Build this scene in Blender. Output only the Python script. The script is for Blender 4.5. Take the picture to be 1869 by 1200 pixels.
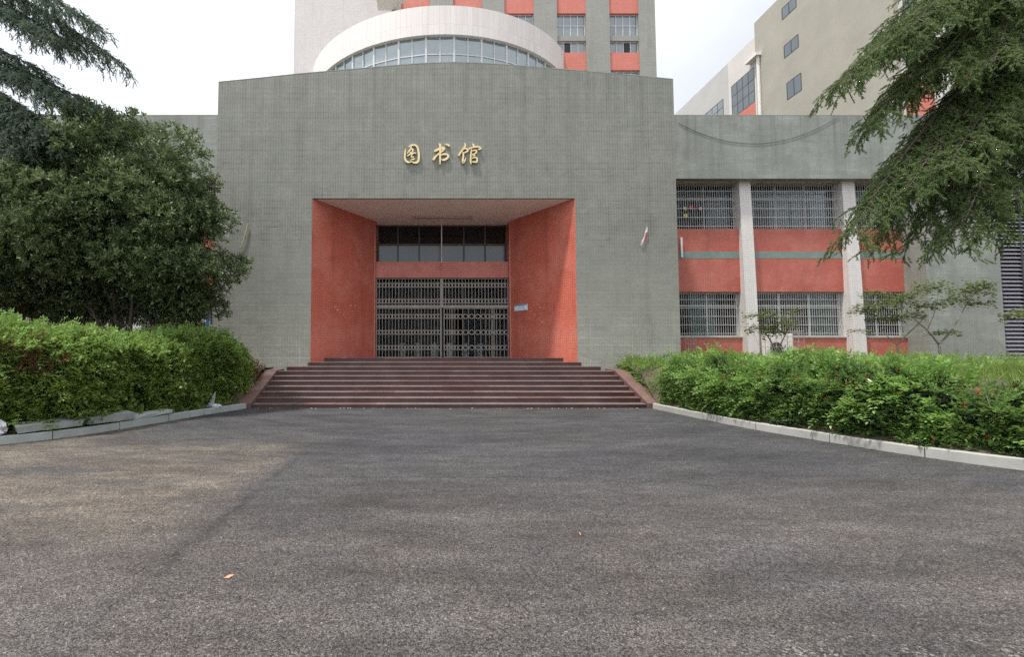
import bpy, math, random
import numpy as np
from mathutils import Vector

for o in list(bpy.data.objects):
    bpy.data.objects.remove(o)
SC = bpy.context.scene
COL = SC.collection
RAD = math.radians
rng = np.random.default_rng(7)
random.seed(7)

# ------------------------------------------------------------------ camera
EYE = 1.6
PITCH = math.atan(49 / 900)
FPX, CXP, CYP = 900.0, 775.0, 600.0
cam_d = bpy.data.cameras.new('camera')
cam = bpy.data.objects.new('camera', cam_d)
COL.objects.link(cam)
cam.location = (0, 0, EYE)
cam.rotation_euler = (RAD(90) + PITCH, 0, 0)
cam_d.sensor_fit = 'HORIZONTAL'
cam_d.sensor_width = 36
cam_d.lens = 36 * FPX / 1869
cam_d.shift_x = (934.5 - CXP) / 1869
cam_d.clip_start = 0.05
cam_d.clip_end = 2000
SC.camera = cam

# ------------------------------------------------------------------ sky and sun
SUN = Vector((-0.33, -0.19, 1.0)).normalized()
world = bpy.data.worlds.new('World')
SC.world = world
world.use_nodes = True
wn, wl = world.node_tree.nodes, world.node_tree.links
wn.clear()
wo = wn.new('ShaderNodeOutputWorld')
bg = wn.new('ShaderNodeBackground')
sky = wn.new('ShaderNodeTexSky')
sky.sky_type = 'NISHITA'
sky.sun_disc = False
sky.sun_elevation = math.asin(SUN.z)
sky.sun_rotation = math.atan2(SUN.x, SUN.y)
sky.dust_density = 3.0
tcw = wn.new('ShaderNodeTexCoord')
nzw = wn.new('ShaderNodeTexNoise')
nzw.inputs['Scale'].default_value = 2.2
nzw.inputs['Detail'].default_value = 5
nzw.inputs['Distortion'].default_value = 0.6
rpw = wn.new('ShaderNodeMapRange')
rpw.inputs['From Min'].default_value = 0.36
rpw.inputs['From Max'].default_value = 0.62
rpw.inputs['To Min'].default_value = 0.76
rpw.inputs['To Max'].default_value = 1.0
mxw = wn.new('ShaderNodeMix')
mxw.data_type = 'RGBA'
mxw.inputs[7].default_value = (9.5, 9.8, 10.3, 1)
wl.new(tcw.outputs['Generated'], nzw.inputs['Vector'])
wl.new(nzw.outputs['Fac'], rpw.inputs['Value'])
wl.new(rpw.outputs['Result'], mxw.inputs[0])
wl.new(sky.outputs['Color'], mxw.inputs[6])
geo_dot = wn.new('ShaderNodeVectorMath'); geo_dot.operation = 'DOT_PRODUCT'
geo_dot.inputs[1].default_value = tuple(SUN)
wl.new(tcw.outputs['Generated'], geo_dot.inputs[0])
glow = wn.new('ShaderNodeMapRange')
for k_, v_ in zip(('From Min', 'From Max', 'To Min', 'To Max'), (-.1, 1.0, .72, 1.45)): glow.inputs[k_].default_value = v_
wl.new(geo_dot.outputs['Value'], glow.inputs['Value'])
gmx = wn.new('ShaderNodeVectorMath'); gmx.operation = 'SCALE'
wl.new(mxw.outputs[2], gmx.inputs[0]); wl.new(glow.outputs['Result'], gmx.inputs['Scale'])
wl.new(gmx.outputs[0], bg.inputs['Color'])
bg.inputs['Strength'].default_value = 0.084
wl.new(bg.outputs[0], wo.inputs['Surface'])

sun_d = bpy.data.lights.new('sun', 'SUN')
sun_d.energy = 3.1
sun_d.angle = RAD(4)
sun_d.color = (1.0, 0.955, 0.885)
sun = bpy.data.objects.new('sun', sun_d)
COL.objects.link(sun)
sun.rotation_euler = SUN.to_track_quat('Z', 'Y').to_euler()
sun.location = (-10, -10, 40)

SC.view_settings.view_transform = 'Standard'
SC.view_settings.look = 'None'
SC.view_settings.gamma = 1
SC.view_settings.use_curve_mapping = False
SC.view_settings.exposure = 0.6
SC.cycles.use_denoising = False
SC.cycles.max_bounces = 8
SC.cycles.transparent_max_bounces = 12

# ------------------------------------------------------------------ helpers
cp, sp = math.cos(PITCH), math.sin(PITCH)


def at(px, py, Y):
    """the place at depth Y that the photograph shows at pixel (px, py) -> (x, z)"""
    t = (CYP - py) / FPX
    zr = Y * (t * cp + sp) / (cp - t * sp)
    zc = Y * cp + zr * sp
    return (px - CXP) / FPX * zc, zr + EYE


def X(px, Y, py=560):
    return at(px, py, Y)[0]


def Z(py, Y):
    return at(CXP, py, Y)[1]


def P(px, py, Y):
    x, z = at(px, py, Y)
    return Vector((x, Y, z))


class MB:
    """collects polygons and links them as one mesh object"""
    def __init__(s):
        s.v, s.f, s.m = [], [], []

    def poly(s, pts, mi=0):
        i = len(s.v)
        s.v += [tuple(p) for p in pts]
        s.f.append(tuple(range(i, i + len(pts))))
        s.m.append(mi)
        return s

    def box(s, x0, x1, y0, y1, z0, z1, mi=0, skip=''):
        if x0 > x1: x0, x1 = x1, x0
        a = [(x0, y0, z0), (x1, y0, z0), (x1, y1, z0), (x0, y1, z0), (x0, y0, z1), (x1, y0, z1), (x1, y1, z1), (x0, y1, z1)]
        i = len(s.v)
        s.v += a
        fs = {'b': (0, 3, 2, 1), 't': (4, 5, 6, 7), 'f': (0, 1, 5, 4), 'k': (2, 3, 7, 6), 'l': (3, 0, 4, 7), 'r': (1, 2, 6, 5)}
        for k, q in fs.items():
            if k not in skip:
                s.f.append(tuple(i + j for j in q))
                s.m.append(mi)
        return s

    def prism(s, pts, vec, mi=0):
        """closed polygon pts extruded by vec"""
        n = len(pts)
        i = len(s.v)
        vec = Vector(vec)
        s.v += [tuple(p) for p in pts] + [tuple(Vector(p) + vec) for p in pts]
        s.f.append(tuple(i + j for j in range(n)))
        s.f.append(tuple(i + n + j for j in reversed(range(n))))
        s.m += [mi, mi]
        for j in range(n):
            k = (j + 1) % n
            s.f.append((i + j, i + n + j, i + n + k, i + k))
            s.m.append(mi)
        return s

    def tube(s, pts, rad, n=6, mi=0, cap=True):
        pts = [Vector(p) for p in pts]
        if not hasattr(rad, '__len__'): rad = [rad] * len(pts)
        i0 = len(s.v)
        ref = Vector((0, 0, 1))
        for k, p in enumerate(pts):
            d = (pts[min(k + 1, len(pts) - 1)] - pts[max(k - 1, 0)]).normalized()
            if abs(d.dot(ref)) > 0.95: r0 = Vector((1, 0, 0))
            else: r0 = ref
            a = d.cross(r0).normalized()
            b = d.cross(a).normalized()
            for j in range(n):
                t = 2 * math.pi * (j + .5) / n
                s.v.append(tuple(p + (a * math.cos(t) + b * math.sin(t)) * rad[k]))
        for k in range(len(pts) - 1):
            for j in range(n):
                q = (j + 1) % n
                s.f.append((i0 + k * n + j, i0 + k * n + q, i0 + (k + 1) * n + q, i0 + (k + 1) * n + j))
                s.m.append(mi)
        if cap:
            s.f.append(tuple(i0 + j for j in reversed(range(n))))
            e = i0 + (len(pts) - 1) * n
            s.f.append(tuple(e + j for j in range(n)))
            s.m += [mi, mi]
        return s

    def build(s, name, mats, parent=None, smooth=False, bevel=0, fix=True):
        me = bpy.data.meshes.new(name)
        me.from_pydata(s.v, [], s.f)
        if not isinstance(mats, (list, tuple)): mats = [mats]
        for m in mats: me.materials.append(m)
        me.polygons.foreach_set('material_index', s.m)
        if fix:
            import bmesh
            b = bmesh.new(); b.from_mesh(me)
            bmesh.ops.recalc_face_normals(b, faces=b.faces)
            b.to_mesh(me); b.free()
        uv_metres(me)
        if smooth: me.polygons.foreach_set('use_smooth', [True] * len(me.polygons))
        o = bpy.data.objects.new(name, me)
        COL.objects.link(o)
        if parent: o.parent = parent
        if bevel:
            md = o.modifiers.new('bevel', 'BEVEL')
            md.width = bevel; md.segments = 2; md.limit_method = 'ANGLE'
        return o


def uv_metres(me):
    """UVs in metres: along the face horizontally and up it"""
    uvl = me.uv_layers.new(name='UVMap').data
    vs = me.vertices
    for p in me.polygons:
        n = p.normal
        if abs(n.z) > 0.75:
            for li in p.loop_indices:
                c = vs[me.loops[li].vertex_index].co
                uvl[li].uv = (c.x, c.y)
        else:
            t = Vector((-n.y, n.x, 0)).normalized()
            if abs(t.x) >= abs(t.y):
                if t.x < 0: t = -t
            elif t.y < 0: t = -t
            for li in p.loop_indices:
                c = vs[me.loops[li].vertex_index].co
                uvl[li].uv = (c.dot(t), c.z)


def tag(o, label=None, cat=None, group=None, kind=None):
    if label: o['label'] = label
    if cat: o['category'] = cat
    if group: o['group'] = group
    if kind: o['kind'] = kind
    return o


def empty(name, loc=(0, 0, 0), label=None, cat=None, group=None, kind=None):
    o = bpy.data.objects.new(name, None)
    o.empty_display_size = .2
    COL.objects.link(o)
    o.location = loc
    return tag(o, label, cat, group, kind)


def settle():
    bpy.context.view_layer.update()


def adopt(root):
    """parts are modelled in world coordinates: keep them where they are under a placed root"""
    for c in root.children:
        c.matrix_parent_inverse = root.matrix_basis.inverted()


def pieces(proto, parent, places, name=None):
    """copies of one piece sharing its mesh; places are offsets from the first"""
    for d in places:
        c = proto.copy()
        COL.objects.link(c)
        c.parent = parent
        c.location = Vector(proto.location) + Vector(d)


# ------------------------------------------------------------------ materials
def mat(name, col=(.5, .5, .5), rough=.7, metal=0, spec=.5):
    m = bpy.data.materials.new(name)
    m.use_nodes = True
    b = m.node_tree.nodes['Principled BSDF']
    b.inputs['Base Color'].default_value = (*col, 1)
    b.inputs['Roughness'].default_value = rough
    b.inputs['Metallic'].default_value = metal
    b.inputs['Specular IOR Level'].default_value = spec
    return m


class NT:
    """small node helper"""
    def __init__(s, m):
        s.n, s.l = m.node_tree.nodes, m.node_tree.links
        s.b = s.n['Principled BSDF']
        s.out = s.n['Material Output']

    def new(s, t, **kw):
        n = s.n.new(t)
        for k, v in kw.items(): setattr(n, k, v)
        return n

    def link(s, a, b): s.l.new(a, b)

    def coord(s, which='UV'):
        if which == 'POS': return s.new('ShaderNodeNewGeometry').outputs['Position']
        return s.new('ShaderNodeTexCoord').outputs[which]

    def noise(s, vec, scale, detail=4, rough=.55, dist=0, stretch=None):
        if stretch:
            mp = s.new('ShaderNodeMapping')
            mp.inputs['Scale'].default_value = stretch
            s.link(vec, mp.inputs['Vector']); vec = mp.outputs[0]
        n = s.new('ShaderNodeTexNoise')
        n.inputs['Scale'].default_value = scale
        n.inputs['Detail'].default_value = detail
        n.inputs['Roughness'].default_value = rough
        n.inputs['Distortion'].default_value = dist
        s.link(vec, n.inputs['Vector'])
        return n.outputs['Fac']

    def rng(s, val, a, b, c=0, d=1, smooth=False):
        n = s.new('ShaderNodeMapRange')
        if smooth: n.interpolation_type = 'SMOOTHSTEP'
        for k, v in zip(('From Min', 'From Max', 'To Min', 'To Max'), (a, b, c, d)): n.inputs[k].default_value = v
        s.link(val, n.inputs['Value'])
        return n.outputs['Result']

    def mix(s, fac, a, b, mode='MIX'):
        n = s.new('ShaderNodeMix', data_type='RGBA', blend_type=mode)
        for sock, v in ((0, fac), (6, a), (7, b)):
            if hasattr(v, 'is_output'): s.link(v, n.inputs[sock])
            elif sock == 0: n.inputs[0].default_value = v
            else: n.inputs[sock].default_value = (*v, 1) if len(v) == 3 else v
        return n.outputs[2]

    def math(s, op, a, b=None):
        n = s.new('ShaderNodeMath', operation=op)
        for k, v in enumerate((a, b)):
            if v is None: continue
            if hasattr(v, 'is_output'): s.link(v, n.inputs[k])
            else: n.inputs[k].default_value = v
        return n.outputs[0]

    def bump(s, h, strength=.3, dist=.01):
        n = s.new('ShaderNodeBump')
        n.inputs['Strength'].default_value = strength
        n.inputs['Distance'].default_value = dist
        s.link(h, n.inputs['Height'])
        s.link(n.outputs[0], s.b.inputs['Normal'])

    def color(s, c): s.link(c, s.b.inputs['Base Color'])


def brick(t, vec, w, h, mortar, c1=(0, 0, 0), c2=(1, 1, 1), cm=(0, 0, 0), smooth=.1):
    n = t.new('ShaderNodeTexBrick', offset=0.0, squash=1.0)
    t.link(vec, n.inputs['Vector'])
    n.inputs['Scale'].default_value = 1
    n.inputs['Mortar Size'].default_value = mortar
    n.inputs['Mortar Smooth'].default_value = smooth
    n.inputs['Brick Width'].default_value = w
    n.inputs['Row Height'].default_value = h
    for k, v in (('Color1', c1), ('Color2', c2), ('Mortar', cm)): n.inputs[k].default_value = (*v, 1)
    return n


def tile_mat(name, c1, c2, joint_dark, joint_pale, w, h, mortar=.006, sheet=.3, rough=.5, stain=.25, z_pale=None, streak=None, coat=0):
    m = mat(name, c1, rough)
    t = NT(m)
    uv = t.coord('UV')
    fine = brick(t, uv, w, h, mortar)
    tone = t.noise(uv, .35, 6, .6, .3)
    tone2 = t.noise(uv, 2.2, 5, .65, 0, (1, .35, 1))
    vert = t.noise(uv, 1.0, 4, .6, 0, (2.2, .08, 1))
    col = t.mix(fine.outputs['Color'], c1, c2)
    col = t.mix(t.rng(tone, .35, .7, 0, stain), col, tuple(x * .62 for x in c1))
    col = t.mix(t.rng(tone2, .4, .75, 0, stain * .8), col, tuple(min(1, x * 1.35) for x in c1))
    col = t.mix(t.rng(vert, .50, .72, 0, stain * 1.3), col, tuple(x * .5 for x in c1))
    blot = t.noise(uv, 9, 3, .7)
    col = t.mix(t.rng(blot, .45, .7, 0, stain), col, tuple(x * .7 for x in c1))
    # joints: some of them dark with dirt, others pale with lime
    if z_pale:
        sep = t.new('ShaderNodeSeparateXYZ'); t.link(t.coord('POS'), sep.inputs[0])
        pale = t.rng(t.math('ADD', sep.outputs['Z'], t.math('MULTIPLY', t.noise(uv, .8, 3), 4.0)), z_pale[0] + 2, z_pale[1] + 2, 1, 0)
    else:
        pale = t.rng(t.noise(uv, .7, 3), .45, .6, 0, 1)
    joint = t.mix(pale, joint_dark, joint_pale)
    jvar = t.rng(t.noise(uv, 1.6, 4, .7), .35, .7, .15, .85)
    col = t.mix(t.math('MULTIPLY', fine.outputs['Fac'], jvar), col, joint)
    if sheet:
        sh = brick(t, uv, sheet * 2.6, sheet * .83, .012, smooth=.3)
        col = t.mix(t.rng(sh.outputs['Color'], 0, 1, .0, .22), col, tuple(x * .68 for x in c1))
        svar = t.rng(t.noise(uv, 1.1, 5, .75, 0, (1, 1, 1)), .44, .66, 0, .9)
        col = t.mix(t.math('MULTIPLY', sh.outputs['Fac'], svar), col, joint)
    if streak:
        sp2 = t.new('ShaderNodeSeparateXYZ'); t.link(t.coord('POS'), sp2.inputs[0])
        st = t.rng(t.noise(uv, 1.0, 6, .7, 0, (3.2, .05, 1)), .48, .66, 0, 1)
        hi = t.rng(sp2.outputs['Z'], streak[0], streak[1], 0, .5, True)
        col = t.mix(t.math('MULTIPLY', st, hi), col, (.10, .105, .095))
    t.color(col)
    hgt = t.math('SUBTRACT', t.math('MULTIPLY', t.noise(uv, 6, 3), .5), fine.outputs['Fac'])
    t.bump(hgt, .35, .006)
    rv = t.rng(t.noise(uv, 3, 3), .3, .7, rough * .75, min(1, rough * 1.25))
    t.link(rv, t.b.inputs['Roughness'])
    if coat:
        t.b.inputs['Coat Weight'].default_value = coat
        t.b.inputs['Coat Roughness'].default_value = .25
    return m


def plain_mat(name, c, rough=.75, var=.2, scale=1.5, bump=.15, metal=0, spec=.5, which='UV', stretch=None, dirt=None):
    m = mat(name, c, rough, metal, spec)
    t = NT(m)
    v = t.coord(which)
    n1 = t.noise(v, scale, 6, .6, .2, stretch)
    n2 = t.noise(v, scale * 14, 4, .6)
    col = t.mix(t.rng(n1, .3, .75, 0, 1), tuple(x * (1 - var) for x in c), tuple(min(1, x * (1 + var)) for x in c))
    col = t.mix(t.rng(n2, .5, .75, 0, var), col, tuple(x * .6 for x in c))
    if dirt: col = t.mix(t.rng(t.noise(v, scale * .6, 7, .7), .55, .75, 0, .6), col, dirt)
    t.color(col)
    if bump: t.bump(n2, bump, .008)
    return m


def leaf_mat(name, c, c2, rough=.45, trans=.25, spec=.45, odd=None, oddp=.03, tcol=None):
    """foliage: each leaf its own tone"""
    m = mat(name, c, rough, 0, spec)
    t = NT(m)
    g = t.new('ShaderNodeNewGeometry')
    r = g.outputs['Random Per Island']
    col = t.mix(t.math('POWER', r, 1.3), c, c2)
    n = t.noise(g.outputs['Position'], .9, 3)
    col = t.mix(t.rng(n, .35, .7, 0, .35), col, tuple(x * .6 for x in c))
    if odd: col = t.mix(t.math('GREATER_THAN', r, 1 - oddp), col, odd)
    t.color(col)
    tr = t.new('ShaderNodeBsdfTranslucent')
    tc = t.mix(.5, col, tcol or tuple(min(1, x * 1.6) for x in c2))
    t.link(tc, tr.inputs['Color'])
    ms = t.new('ShaderNodeMixShader')
    ms.inputs[0].default_value = trans
    t.link(t.b.outputs[0], ms.inputs[1])
    t.link(tr.outputs[0], ms.inputs[2])
    t.link(ms.outputs[0], t.out.inputs['Surface'])
    return m


def glass_mat(name, tint=(.5, .55, .55), refl=.35, rough=.03, solid=None):
    """window glass: clear with a mirror share; or backed by a solid colour"""
    m = mat(name, tint, rough)
    t = NT(m)
    fr = t.new('ShaderNodeFresnel'); fr.inputs['IOR'].default_value = 1.5
    f = t.math('MINIMUM', t.math('ADD', fr.outputs[0], refl), 1.0)
    gl = t.new('ShaderNodeBsdfGlossy')
    gl.inputs['Roughness'].default_value = rough
    gl.inputs['Color'].default_value = (.85, .9, .92, 1)
    ms = t.new('ShaderNodeMixShader')
    t.link(f, ms.inputs[0])
    if solid:
        bs = t.new('ShaderNodeBsdfDiffuse')
        n = t.noise(t.coord('POS'), .8, 4)
        t.link(t.mix(t.rng(n, .35, .65), tuple(x * .7 for x in solid), solid), bs.inputs['Color'])
    else:
        bs = t.new('ShaderNodeBsdfTransparent')
        bs.inputs['Color'].default_value = (*tint, 1)
    nb = t.new('ShaderNodeBump'); nb.inputs['Strength'].default_value = .04; nb.inputs['Distance'].default_value = .02
    t.link(t.noise(t.coord('POS'), 1.4, 2), nb.inputs['Height'])
    t.link(nb.outputs[0], gl.inputs['Normal'])
    t.link(bs.outputs[0], ms.inputs[1]); t.link(gl.outputs[0], ms.inputs[2])
    t.link(ms.outputs[0], t.out.inputs['Surface'])
    return m


M = {}
M['grey_tile'] = tile_mat('grey_tile', (.252, .258, .222), (.306, .312, .272), (.085, .088, .082), (.56, .57, .50), .1, .05, .009, .3, .5, .3, (1.0, 6.5), streak=(8.0, 13.0))
M['wing_tile'] = tile_mat('wing_tile', (.245, .26, .232), (.295, .31, .28), (.12, .13, .12), (.45, .48, .44), .1, .05, .006, .3, .5, .28, streak=(8.0, 11.8))
M['red_tile'] = tile_mat('red_tile', (.56, .140, .092), (.63, .178, .120), (.22, .05, .04), (.62, .36, .31), .1, .1, .009, 0, .42, .28, coat=.25)
M['red_panel'] = tile_mat('red_panel', (.46, .112, .078), (.52, .145, .105), (.26, .06, .05), (.66, .3, .24), .1, .05, .006, 0, .5, .22)
M['white_tile'] = tile_mat('white_tile', (.66, .63, .61), (.72, .69, .67), (.42, .40, .40), (.55, .53, .51), .1, .1, .008, 0, .45, .15)
M['green_band'] = plain_mat('green_band', (.19, .25, .23), .6, .15, 3)
M['drum_white'] = tile_mat('drum_white', (.74, .69, .66), (.80, .76, .73), (.50, .47, .45), (.60, .57, .55), .32, 1.2, .012, 0, .55, .12)
M['tower_white'] = tile_mat('tower_white', (.62, .59, .58), (.66, .63, .62), (.5, .48, .48), (.6, .58, .56), .2, .2, .006, 0, .6, .12)
M['tower_grey'] = tile_mat('tower_grey', (.29, .29, .26), (.33, .33, .295), (.2, .2, .18), (.38, .38, .34), .2, .1, .008, 0, .6, .2)
M['tower_red'] = tile_mat('tower_red', (.58, .18, .135), (.64, .21, .16), (.5, .14, .1), (.7, .3, .25), .2, .1, .006, 0, .6, .15)
M['beige_wall'] = plain_mat('beige_wall', (.40, .38, .325), .8, .10, .5, .1, dirt=(.35, .335, .29))
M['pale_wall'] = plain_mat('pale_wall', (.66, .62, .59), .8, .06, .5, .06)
M['shade_wall'] = plain_mat('shade_wall', (.50, .50, .49), .8, .06, .5, .06)  # darker copy of the pale wall finish, its shade put into the colour
M['concrete'] = plain_mat('concrete', (.42, .40, .35), .85, .2, 2)
M['soffit'] = plain_mat('soffit', (.90, .86, .81), .6, .05, 1.2, .05, dirt=(.66, .58, .52))
M['roof'] = plain_mat('roof', (.25, .25, .24), .9, .15, 1)
M['granite'] = plain_mat('granite', (.082, .043, .041), .42, .35, 1.6, .12, which='UV', dirt=(.17, .10, .09))
M['granite_worn'] = plain_mat('granite_worn', (.170, .122, .113), .6, .3, 1.6, .12, which='UV', dirt=(.30, .225, .205))
M['granite_light'] = plain_mat('granite_light', (.155, .088, .078), .5, .3, 1.6, .12, which='UV', dirt=(.36, .24, .22))
M['kerb'] = plain_mat('kerb', (.40, .392, .365), .85, .18, 2.2, .25, which='POS', dirt=(.24, .23, .205))
M['kerb_green'] = plain_mat('kerb_green', (.36, .39, .375), .85, .16, 2.2, .25, which='POS', dirt=(.25, .26, .24))
M['slab_grey'] = plain_mat('slab_grey', (.30, .32, .30), .85, .2, 4, .4, which='POS')
M['gate_metal'] = plain_mat('gate_metal', (.31, .285, .255), .5, .2, 6, .1, metal=.3, which='POS')
M['bar_metal'] = plain_mat('bar_metal', (.50, .485, .48), .5, .12, 6, .05, which='POS')
M['frame_dark'] = plain_mat('frame_dark', (.045, .045, .05), .45, .2, 5, 0, which='POS')
M['frame_bronze'] = plain_mat('frame_bronze', (.075, .055, .04), .45, .2, 5, 0, which='POS')
M['frame_alu'] = plain_mat('frame_alu', (.60, .61, .62), .45, .1, 5, 0, which='POS')
M['frame_mauve'] = plain_mat('frame_mauve', (.30, .29, .33), .5, .1, 5, 0, which='POS')
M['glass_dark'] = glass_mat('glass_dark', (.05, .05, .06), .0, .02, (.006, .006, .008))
M['glass_reflect'] = glass_mat('glass_reflect', (.1, .1, .1), .03, .12, (.075, .08, .092))  # lower clerestory panes: the grey sky reflection is put into the backing colour
M['glass_clear'] = glass_mat('glass_clear', (.74, .77, .77), -.033, .02)
M['glass_door'] = glass_mat('glass_door', (.86, .88, .88), -.034, .03)
M['glass_sky'] = glass_mat('glass_sky', (.2, .28, .3), .17, .06, (.20, .255, .27))
M['glass_tower'] = glass_mat('glass_tower', (.2, .24, .27), .12, .06, (.17, .20, .22))
M['glass_rear'] = glass_mat('glass_rear', (.2, .24, .27), .10, .06, (.08, .10, .115))
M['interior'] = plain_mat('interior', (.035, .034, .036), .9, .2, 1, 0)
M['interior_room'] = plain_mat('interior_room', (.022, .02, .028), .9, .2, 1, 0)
M['curtain'] = plain_mat('curtain', (.46, .58, .56), .9, .12, 2, .05, which='POS')
M['curtain_grey'] = plain_mat('curtain_grey', (.52, .54, .56), .9, .12, 2, .05, which='POS')
M['gold'] = plain_mat('gold', (.78, .64, .36), .45, .14, 8, .1, metal=.45, which='POS')
M['white_paint'] = plain_mat('white_paint', (.78, .77, .74), .5, .06, 4, .05, which='POS', dirt=(.6, .57, .52))
M['cage_metal'] = plain_mat('cage_metal', (.42, .36, .33), .6, .2, 8, .1, which='POS', dirt=(.25, .10, .07))
M['clear_plastic'] = plain_mat('clear_plastic', (.36, .38, .40), .3, .1, 6, .2, which='POS')
M['plastic'] = plain_mat('plastic', (.72, .70, .76), .35, .1, 6, .3, which='POS')
M['steel'] = plain_mat('steel', (.74, .80, .79), .5, .1, 3, .05, metal=.0, which='POS')
M['sign_white'] = mat('sign_white', (.80, .84, .85), .4)
M['sign_blue'] = mat('sign_blue', (.07, .30, .58), .4)
M['sign_grey'] = mat('sign_grey', (.40, .45, .48), .5)
M['blue_panel'] = plain_mat('blue_panel', (.05, .18, .50), .5, .15, 5, 0, which='POS')
M['red_cloth'] = plain_mat('red_cloth', (.62, .05, .06), .8, .2, 8, 0, which='POS')
M['yellow_cloth'] = plain_mat('yellow_cloth', (.75, .62, .10), .8, .2, 8, 0, which='POS')
M['pink_cloth'] = plain_mat('pink_cloth', (.78, .25, .42), .8, .2, 8, 0, which='POS')
M['pale_cloth'] = plain_mat('pale_cloth', (.72, .60, .58), .8, .2, 8, 0, which='POS')
M['black'] = mat('black', (.012, .012, .013), .6)
M['cable'] = mat('cable', (.08, .085, .085), .6)
M['bamboo'] = plain_mat('bamboo', (.42, .36, .22), .6, .2, 6, 0, which='POS')
M['bark'] = plain_mat('bark', (.085, .065, .05), .95, .35, 6, .8, which='POS', stretch=(1, 1, .25))
M['bark_pale'] = plain_mat('bark_pale', (.22, .18, .15), .9, .3, 8, .5, which='POS', stretch=(1, 1, .25))
M['soil'] = plain_mat('soil', (.09, .075, .05), .95, .3, 2, .6, which='POS')
M['rock'] = plain_mat('rock', (.30, .26, .22), .9, .3, 3, .8, which='POS')
M['orange_leaf'] = mat('orange_leaf', (.62, .24, .11), .7)

M['hedge_leaf'] = leaf_mat('hedge_leaf', (.080, .145, .026), (.34, .47, .12), .42, .28, .45, odd=(.26, .13, .06), oddp=.012)
M['hedge_fresh'] = leaf_mat('hedge_fresh', (.17, .31, .06), (.35, .52, .16), .5, .35, .3)
M['hedge_dry'] = leaf_mat('hedge_dry', (.20, .10, .06), (.34, .18, .11), .8, .15, .1)
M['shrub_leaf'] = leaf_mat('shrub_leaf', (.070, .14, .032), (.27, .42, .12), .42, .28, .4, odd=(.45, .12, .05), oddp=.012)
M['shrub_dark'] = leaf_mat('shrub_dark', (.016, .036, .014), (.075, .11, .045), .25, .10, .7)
M['red_leaf'] = leaf_mat('red_leaf', (.34, .08, .03), (.50, .15, .06), .5, .25, .3)
M['osmanthus_leaf'] = leaf_mat('osmanthus_leaf', (.022, .046, .015), (.25, .325, .14), .42, .18, .4, odd=(.32, .36, .19), oddp=.06)
M['cedar_olive'] = leaf_mat('cedar_olive', (.048, .088, .028), (.215, .30, .105), .6, .22, .25)
M['cedar_blue'] = leaf_mat('cedar_blue', (.045, .085, .060), (.19, .27, .19), .6, .25, .25)
M['maple_leaf'] = leaf_mat('maple_leaf', (.08, .12, .04), (.26, .33, .12), .55, .3, .25, odd=(.36, .16, .08), oddp=.03)
M['grass'] = leaf_mat('grass', (.16, .26, .045), (.36, .48, .13), .6, .3, .2)


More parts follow.
